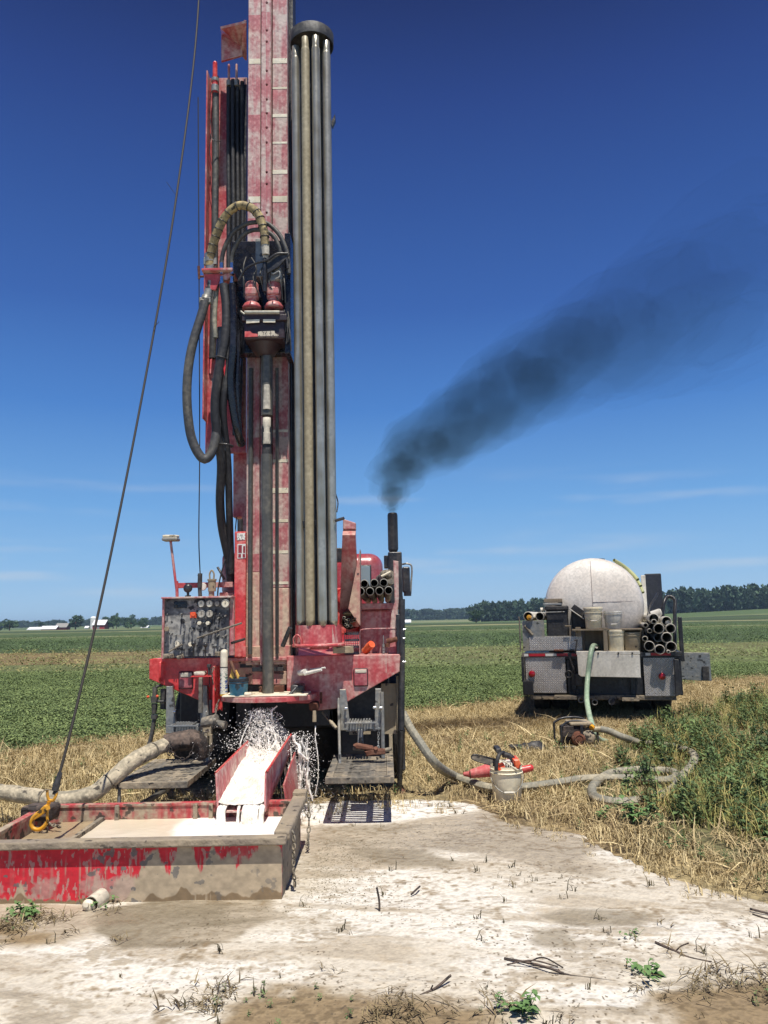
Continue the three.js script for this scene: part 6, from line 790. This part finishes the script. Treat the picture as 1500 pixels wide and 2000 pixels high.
  tw('upright dark stalk standing in the middle of the mud', [[[-0.067,0,-4.559], [.0 + [-0.067,0,-4.559][0], .07, [-0.067,0,-4.559][2]], [[-0.067,0,-4.559][0] - .012, .14, [-0.067,0,-4.559][2]]], [[-0.079,0,-4.575],[-0.064,0.01,-4.538],[-0.053,0,-4.581]]]);
  tw('small fallen stick left of the upright stalk', [[[0.114,0.015,-4.818],[0.143,0.03,-4.848],[0.169,0.03,-4.908]], [[0.114,0.015,-4.818],[0.13,0.02,-4.827]]]);
  tw('long bent stalk lying at the bottom of the mud', [[[0.112,0.02,-3.57],[0.18,0.03,-3.614],[0.252,0.05,-3.685]], [[0.158,0.02,-3.614],[0.168,0.05,-3.591]]]);
  const wd = (l, at, n, h, s, seed) => { const g = leafy(n, h, s, .14, seed, 5); const m = solo('weed', g.translate(...at), new THREE.MeshStandardMaterial({ color: 0x5f7f48, roughness: .75, side: THREE.DoubleSide }), l, 'weed', at); };
  wd('bright green weed at the edge of the mud below the looped hose', [1.859,0,-6.257], 60, .2, .09, 31); wd('green weed growing beside the grey hose right of the bucket', [1.66,0,-6.457], 26, .12, .07, 32); wd('leafy weed on the mud near the bottom, right of centre', [0.518,0,-3.424], 44, .09, .06, 33); wd('leafy weed in the pale mud at the lower right', [1.141,0,-3.731], 40, .09, .06, 34); wd('tiny green sprout on the pale mud at the right', [1.188,0,-4.179], 14, .05, .04, 35); wd('green weed in front of the tub at the left', [-1.704,0,-4.73], 26, .07, .05, 36); wd('larger weed patch in front of the tub at the far left', [-2.002,0,-4.629], 70, .08, .06, 37);
}
// ---------- things on the rig ----------
{ // tube, bucket and tools on the table
  const b = [-1.439,0.985,-7.08], ty = 0.946 + .006;
  const tube = thing('caulk_tube', 'white tube with blue print and yellow base standing beside the blue pail', 'tube', [b[0], ty, b[2]]);
  const h = 1.353 - ty, r = .033, lab = mat({ map: tex(128, 256, (u, v) => { const n = fbm(u * 9, v * 34, 0, 500, 2), m = u * 3 % 1; let c = hex(0xe2ddcd); if (m > .25 && m < .75 && v > .12 && v < .9 && n > .52) c = v > .55 ? hex(0x2f6f68) : hex(0x2c4f9a); if (v < .06) c = hex(0xd8a92e); return fbm(u * 30, v * 40, 0, 502, 2) > .68 ? c.map((k) => k * .75) : c; }, 1), roughness: .5, bumpScale: .0008 });
  part('body', C([b[0], ty + .004, b[2]], [b[0], ty + h * .62, b[2]], r, r, 22), lab, tube, undefined, true);
  part('cap', LA([[r, 0], [r, h * .3], [r * .85, h * .35], [r * .5, h * .375], [0, h * .38]], [b[0], ty + h * .62 + .004, b[2]]), M.cream, tube); part('band', C([b[0], ty + h * .61, b[2]], [b[0], ty + h * .63, b[2]], r * 1.03, r * 1.03, 22), M.black, tube);
  const q = [-1.294,0.967,-7];
  const pail = thing('blue_pail', 'small dented blue pail with black rim on the work table', 'pail', [q[0], ty + .01, q[2]]);
  const ph = 1.098 - ty;
  part('body', LA([[0, 0], [.072, 0], [.083, ph * .78], [.083, ph], [.079, ph], [.07, .006], [0, .006]], [q[0], ty + .01, q[2]], [0, 1, 0], 26), M.blue, pail); part('rim', [LA([[.084, ph * .8], [.088, ph * .82], [.088, ph], [.08, ph + .004], [.08, ph * .8]], [q[0], ty + .01, q[2]]), TO([q[0], ty + ph * .8, q[2]], .087, .004, [0, 1, 0])], M.black, pail);
  const sc = thing('brush', 'yellow scraper with a dark handle leaning in the blue pail', 'scraper', [q[0], ty + ph, q[2]]);
  part('head', EX([[-1.358,1.192],[-1.331,1.165],[-1.313,1.182],[-1.286,1.129],[-1.295,1.068],[-1.371,1.122],[-1.358,1.165]], 6.98, 7.0, .003), mat({ color: 0xe3b65c, roughness: .7 }), sc); part('handle', [C([-1.359,1.26,-6.96], [-1.325,1.158,-6.97], .014, .013), C([-1.325,1.158,-6.97], [-1.306,1.086,-6.99], .01)], M.rust, sc);
  const w = thing('wrench', 'dark wrench standing on the small red tool shelf', 'wrench', [-1.594,1.128,-7.16]); part('wrench_body', [C([-1.589,1.132,-7.16], [-1.59,1.213,-7.16], .011), B(-1.604, -1.572, 1.195, 1.226, 7.14, 7.18, .004), C([-1.574,1.133,-7.15], [-1.565,1.191,-7.15], .007)], M.black, w);
  const hm = thing('hammer', 'dark flat bar hanging from the tool shelf', 'bar', [-1.642,0.951,-7.1]); part('shank', B(-1.658, -1.627, 0.811, 1.116, 7.06, 7.1, .004), M.mudmetal, hm); part('hook_wire', TB([[-1.623,0.894,-7.1],[-1.627,0.819,-7.1],[-1.631,0.757,-7.1],[-1.608,0.729,-7.08]], .005, 6, 16), M.galv, hm);
  for (const [a, l] of [[[[-1.58,1.115,-7.14],[-1.578,1.08,-7.13],[-1.577,1.027,-7.13]], 'short thin pick hanging from the tool shelf, left'], [[[-1.553,1.115,-7.14],[-1.548,1.035,-7.13],[-1.549,0.955,-7.13]], 'long thin pick hanging from the tool shelf, right']]) { const t = thing('pick', l, 'pick', a[0]); part('shaft', TB(a, .004, 6, 10), M.rubber, t); }
  const tg = thing('pipe_tongs', 'rusty red pipe tongs lying on the right steel platform', 'tongs', [-.1, .39, -7.1]);
  part('jaw', [EX([[-0.303,0.526],[-0.272,0.538],[-0.136,0.51],[-0.119,0.488],[-0.154,0.484],[-0.277,0.499]], 6.95, 7.05, .008), EX([[-0.207,0.477],[-0.163,0.489],[-0.03,0.491],[-0.027,0.448],[-0.146,0.442],[-0.19,0.434]], 6.95, 7.03, .008)], M.rust, tg); part('handle', [C([-0.039,0.474,-7], [0.027,0.49,-7], .02, .016), C([-0.304,0.493,-7.02], [-0.207,0.485,-7], .014)], M.mudmetal, tg); part('pin', C([-0.109,0.504,-6.95], [-0.11,0.449,-7], .018), M.rust, tg);
}
{ // pipes lying in the rack, seven of them
  const defs = [[427, 0], [0, 0]], list = [[[-0.235,1.856,-7.42], 'leftmost grey pipe in the bottom row of the rack'], [[-0.146,1.855,-7.42], 'second grey pipe in the bottom row of the rack, with a nicked rim'], [[-0.057,1.858,-7.42], 'third grey pipe in the bottom row of the rack, with a split rim'], [[0.029,1.861,-7.42], 'rightmost grey pipe in the bottom row of the rack'], [[-0.199,1.93,-7.48], 'dark rimmed pipe at the left of the top row'], [[-0.105,1.935,-7.48], 'middle grey pipe of the top row in the rack'], [[-0.015,1.936,-7.48], 'right grey pipe of the top row in the rack']];
  const r = .039, first = solo('grey_pipe', pipeGeo(list[0][0], [list[0][0][0], list[0][0][1] - .02, -10.6], r, .006, 20), M.pvcgrey, list[0][1], 'pipe', list[0][0]);
  list.slice(1).forEach(([p, l]) => copy(first, p, l, [0, 0, 0]));
  const rg = thing('rag_bundle', 'crumpled grey cloth on top of the pipe rack', 'cloth', [-0.002,2.005,-7.6]); part('cloth', rough(SP([-0.002,2.015,-7.7], .055, 1, .8, 1.2), .09, 12), M.mudmetal, rg); part('stick', C([-0.037,2.001,-7.6], [0.053,2.043,-7.6], .013), M.cream, rg);
  // thin pipes in a half shell
  const sh = thing('pipe_cradle', 'half round tan shell holding thin white pipes', 'cradle', [-0.341,1.583,-7.35]);
  { const c = [-0.34,1.574,-7.33], pts = []; const g = new THREE.CylinderGeometry(.068, .068, 1.6, 22, 1, true, Math.PI * .62, Math.PI * .95); g.rotateX(Math.PI / 2); g.rotateZ(Math.PI * .58); part('shell', [g.translate(c[0], c[1], c[2] - .8)], mat({ map: coat(520, 0xb39f74, 0x8f8165), side: THREE.DoubleSide }), sh); part('straw', [rough(SP([c[0], c[1] + .075, c[2] - .1], .05, 1.3, .4, 1), .05, 20)], M.rodtan, sh); }
  const th = [[671, 1206], [676, 1213], [681, 1209], [689, 1207], [686, 1212], [681, 1216], [674, 1219], [678, 1223], [685, 1222], [692, 1211]], pos = [[-0.387,1.614,-7.3], [-0.37,1.584,-7.32], [-0.343,1.597,-7.31], [-0.303,1.606,-7.3], [-0.316,1.58,-7.32], [-0.343,1.564,-7.3], [-0.377,1.551,-7.32], [-0.356,1.537,-7.3], [-0.325,1.538,-7.31], [-0.293,1.587,-7.33]];
  const f = solo('thin_pipe', pipeGeo(pos[0], [pos[0][0], pos[0][1], -9], .0135, .0028, 12), M.pvc, 'thin white pipe in the bundle beside the carousel cup', 'pipe', pos[0], 'thin white pipes bundled beside the carousel');
  pos.slice(1).forEach((p) => copy(f, p));
}
{ // smoke: billows of soot over the exhaust stack, each a thin volume
  const sm = thing('smoke_plume', 'plume of dark exhaust smoke drifting up to the right from the stack', 'smoke', [0.12,2.975,-10.2]), r = rng(530);
  const soot = (d) => new THREE.MeshPhysicalMaterial({ color: 0x15181c, roughness: 1, specularIntensity: 0, transparent: true, opacity: .01, thickness: 1, attenuationColor: new THREE.Color().setRGB(.47, .43, .385), attenuationDistance: d, side: THREE.DoubleSide, depthWrite: false });
  const path = new THREE.CatmullRomCurve3([[0.12,2.982,-10.2],[0.112,3.212,-10.2],[0.197,3.449,-10.2],[0.456,3.763,-10.25],[0.901,4.041,-10.2],[1.471,4.419,-10.3],[2.154,4.765,-10.2],[2.96,5.247,-10.3],[3.752,5.667,-10.3],[4.661,6.058,-10.4],[5.541,6.414,-10.4]].map(V3));
  const wide = pw([[0, .06], [.04, .1], [.1, .19], [.2, .31], [.35, .4], [.55, .52], [.75, .78], [1, 1.15]]), thin = pw([[0, .1], [.08, .22], [.2, .55], [.35, .8], [.5, 1.0], [.62, 1.7], [.75, 4.4], [.87, 9], [1, 18]]), mats = new Map();
  for (let j = 0; j < 42; j++) {
    const broad = j < 14, i = broad ? j : j - 14, N = broad ? 14 : 28, t = Math.pow((i + .25) / N, broad ? 1.35 : 1.15), c = path.getPoint(clamp(t + (r() - .5) * .02)), W = wide(t), R = W * (broad ? .72 + .4 * sstep(.08, .4, t) : .36 + .34 * r()), a = r() * 6.283, off = W * (broad ? .12 : .85) * Math.sqrt(r()) * (t < .06 ? .3 : 1);
    c.x += Math.cos(a) * off * .5; c.y += Math.sin(a) * off; c.z += (r() - .5) * off;
    const g = new THREE.IcosahedronGeometry(1, 13), p = g.attributes.position, s = 31 * j, f = broad ? 2.6 : 1.6 + r();
    for (let k = 0; k < p.count; k++) { const x = p.getX(k), y = p.getY(k), z = p.getZ(k), n = (broad ? .6 : .38) + (broad ? .85 : 1.3) * Math.pow(fbm(x * f + s, y * f + z * 1.3 + s, 0, 540, 5) * .5 + fbm(z * f - s, x * 1.3 - y * f + s, 0, 560, 5) * .5, 1.1); p.setXYZ(k, x * n * R * (broad ? 1.25 + .75 * sstep(.1, .4, t) : 1.3), y * n * R, z * n * R); }
    g.computeVertexNormals(); g.rotateZ(.5); g.translate(c.x, c.y, c.z);
    const key = Math.round(Math.log2(thin(t) * (.75 + .6 * r())) * 3); if (!mats.has(key)) mats.set(key, soot(Math.pow(2, key / 3) * 3.1));
    part('smoke_puff', g, mats.get(key), sm);
  }
}
// ---------- far trees and farm ----------
function crown(n, seed, q, conical) {                     // leaf clumps spread through an uneven crown, 1 m high, 1 m wide
  const r = rng(seed), pos = [], cl = []; const K = 13;
  for (let i = 0; i < K; i++) { const a = r() * 6.28, h = .18 + .82 * r(), w = conical ? (1 - h) * .5 + .04 : Math.sqrt(Math.max(.05, 1 - Math.pow((h - .52) / .55, 2))) * .36; cl.push([Math.cos(a) * w * (.4 + .6 * r()), h * .9, Math.sin(a) * w * (.4 + .6 * r()), (conical ? .1 : .13) + .1 * r()]); }
  for (let i = 0; i < n; i++) { const c = cl[i % K], a = r() * 6.28, b = Math.acos(2 * r() - 1), d = c[3] * (.65 + .4 * r()), x = c[0] + Math.sin(b) * Math.cos(a) * d, y = c[1] + Math.cos(b) * d * .8, z = c[2] + Math.sin(b) * Math.sin(a) * d, e = new THREE.Euler(r() * 6, r() * 6, r() * 6), u = new THREE.Vector3(q * (.6 + .8 * r()), 0, 0).applyEuler(e), v = new THREE.Vector3(0, q * (.5 + .6 * r()), 0).applyEuler(e);
    pos.push(x - u.x, y - u.y, z - u.z, x + v.x, y + v.y, z + v.z, x + u.x, y + u.y, z + u.z, x - u.x, y - u.y, z - u.z, x + u.x, y + u.y, z + u.z, x - v.x, y - v.y, z - v.z); }
  const g = new THREE.BufferGeometry(); g.setAttribute('position', new THREE.Float32BufferAttribute(pos, 3)); g.computeVertexNormals(); return g;
}
const leafDark = new THREE.MeshStandardMaterial({ color: 0x3d5639, roughness: .9, side: THREE.DoubleSide }), leafMid = new THREE.MeshStandardMaterial({ color: 0x4c6640, roughness: .9, side: THREE.DoubleSide });
function tree(name, label, x, z, h, w, seed, m, con) {
  const y = groundH(x, z), t = thing(name, label, 'tree', [x, y, z]);
  part('crown', crown(900, seed, .055, con).scale(w, h * .95, w).translate(x, y + h * .08, z), m, t); part('trunk', [C([x, y - .5, z], [x, y + h * .55, z], w * .035, w * .02, 7)], M.rust, t);
}
{ // trees of the farm on the left, and one in the field on the right
  const d = 480, at = (px) => lerp(-232.861, -140.206, px / 300);
  tree('tree', 'spreading tree left of the white sheds at the far left', at(34), -470, 7.2, 11, 701, leafMid); tree('tree', 'half visible tree at the left edge of the picture', at(-2), -480, 5.6, 7, 702, leafMid); tree('tree', 'small tree beside the spreading tree at the far left', at(54), -500, 5, 6, 703, leafDark);
  tree('tree', 'round dark tree left of the white silo', at(160), -470, 8.2, 13.5, 704, leafDark); tree('tree', 'dark tree just left of the silo, behind its top', at(182), -500, 7.5, 9, 705, leafDark); tree('tree', 'tall tree behind the red barn roof', at(208), -520, 9.5, 11, 706, leafDark);
  tree('tree', 'broad mid green tree right of the red barn', at(232), -470, 7.6, 10, 707, leafMid); tree('pine_tree', 'pointed pine right of the red barn', at(244), -465, 9, 5.5, 708, leafMid, true); tree('tree', 'low tree right of the pine', at(256), -480, 6, 9, 709, leafMid); tree('tree', 'small tree beside the control panel', at(299), -460, 6, 8, 710, leafMid);
  tree('tree', 'small round tree standing alone in the right field', 37.307, -330, 5.2, 7, 711, leafDark);
  const wood = (name, label, list, seed) => { const r = rng(seed), ms = [], cs = []; for (const [xa, za, xb, zb, n, h] of list) for (let i = 0; i < n; i++) { const t = (i + r()) / n, x = lerp(xa, xb, t) + (r() - .5) * 8, z = lerp(za, zb, t) - r() * 26, s = h * (.72 + .45 * r()), w = s * (.7 + .5 * r()); ms.push(new THREE.Matrix4().compose(new THREE.Vector3(x, groundH(x, z) - s * .06, z), new THREE.Quaternion().setFromAxisAngle(new THREE.Vector3(0, 1, 0), r() * 6.28), new THREE.Vector3(w, s, w))); cs.push(colr(0x3e563b, 0x304836, r, .35)); } stuff(name, crown(420, seed + 1, .075), M.foliage, ms, cs, label, 'wood'); };
  wood('wood', 'dark wood along the far edge of the right field', [[62, -520, 140, -500, 80, 14], [140, -500, 250, -480, 100, 15], [250, -480, 420, -470, 120, 15.5]], 720);
  wood('far_wood', 'low far line of trees between the rig and the near wood', [[8, -1000, 130, -980, 90, 13], [-20, -1050, 60, -1020, 40, 12]], 730);
  wood('far_wood', 'low far line of trees behind the farm on the left', [[-620, -1050, -380, -1000, 120, 10], [-380, -1000, -200, -1000, 90, 11]], 740);
  // farm buildings
  const wallR = mat({ color: 0xa8353a, roughness: .8 }), roofW = mat({ color: 0xe6e8ea, roughness: .4 }), roofG = mat({ color: 0x8e8c88, roughness: .7 }), wht = mat({ color: 0xe4e4e0, roughness: .7 });
  const barn = (name, label, x, z, w, h, rh, dp, wm, rm, doors) => {
    const y = groundH(x, z) - .3, b = thing(name, label, name.replace(/_/g, ' '), [x, y, z]); const gable = [[x - dp / 2, y], [x + dp / 2, y], [x + dp / 2, y + h], [x, y + h + rh], [x - dp / 2, y + h]];
    const g = EX(gable, 0, w, .02).translate(0, 0, w / 2), turn = (q) => q.translate(-x, 0, 0).rotateY(Math.PI / 2).translate(x, 0, z); part('wall', turn(g), wm, b);
    const slope = (s) => EX([[x, y + h + rh + .3], [x + s * (dp / 2 + .5), y + h - rh / dp], [x + s * (dp / 2 + .5), y + h - rh / dp + .25], [x, y + h + rh + .6]].sort(() => 0), -.4, w + .4, .02).translate(0, 0, w / 2);
    part('roof', turn(slope(1)), rm, b); part('roof', turn(slope(-1)), rm, b);
    doors.forEach(([dx, dw, dh]) => part('door', B(x + dx, x + dx + dw, y, y + dh, -z - dp / 2 - .08, -z - dp / 2 + .1, .01), roofG, b)); return b;
  };
  const B1 = [at(211), -468];
  barn('barn', 'red barn with a bright white roof beside the silo', B1[0], B1[1], 7, 2.9, 2.2, 8, wallR, roofW, [[-1, 1.6, 2.2]]);
  barn('barn', 'long low red barn with a grey roof left of the round tree', at(136), -470, 6.4, 2, 1.7, 6, wallR, roofG, [[-2.4, .8, 1.4]]);
  barn('shed', 'low red fronted shed with a white roof left of the grey roofed barn', at(119), -465, 8.5, 1.1, 1.2, 6, wallR, roofW, []);
  barn('shed', 'long white shed at the left of the farm', at(86), -472, 9.5, .9, .9, 7, wht, roofW, []);
  barn('house', 'small white house between the far trees near the control panel', at(284), -480, 3.6, .8, .7, 4, wht, roofW, []);
  barn('shed', 'tiny white shed left of the silo', at(185), -468, 1.6, 1.2, .5, 2.4, wht, roofW, []);
  barn('shed', 'small white building in the far right field beside the rig', 11.055, -420, 3.4, 1.2, .8, 4, wht, roofW, []);
  const si = [at(194), -470], sy = groundH(...si) - .3, silo = thing('silo', 'tall white silo with a domed top beside the red barn', 'silo', [si[0], sy, si[1]]);
  part('wall', [C([si[0], sy, si[1]], [si[0], sy + 6.9, si[1]], 1.8, 1.8, 20), ...[1, 2, 3, 4, 5, 6].map((k) => TO([si[0], sy + k, si[1]], 1.81, .04, [0, 1, 0], 6.284, 24))], wht, silo); part('roof', LA([[1.85, 0], [1.5, .55], [.8, .95], [0, 1.05]], [si[0], sy + 6.9, si[1]]), roofW, silo);
}
scene.userData = {};
renderer.render(scene, camera);
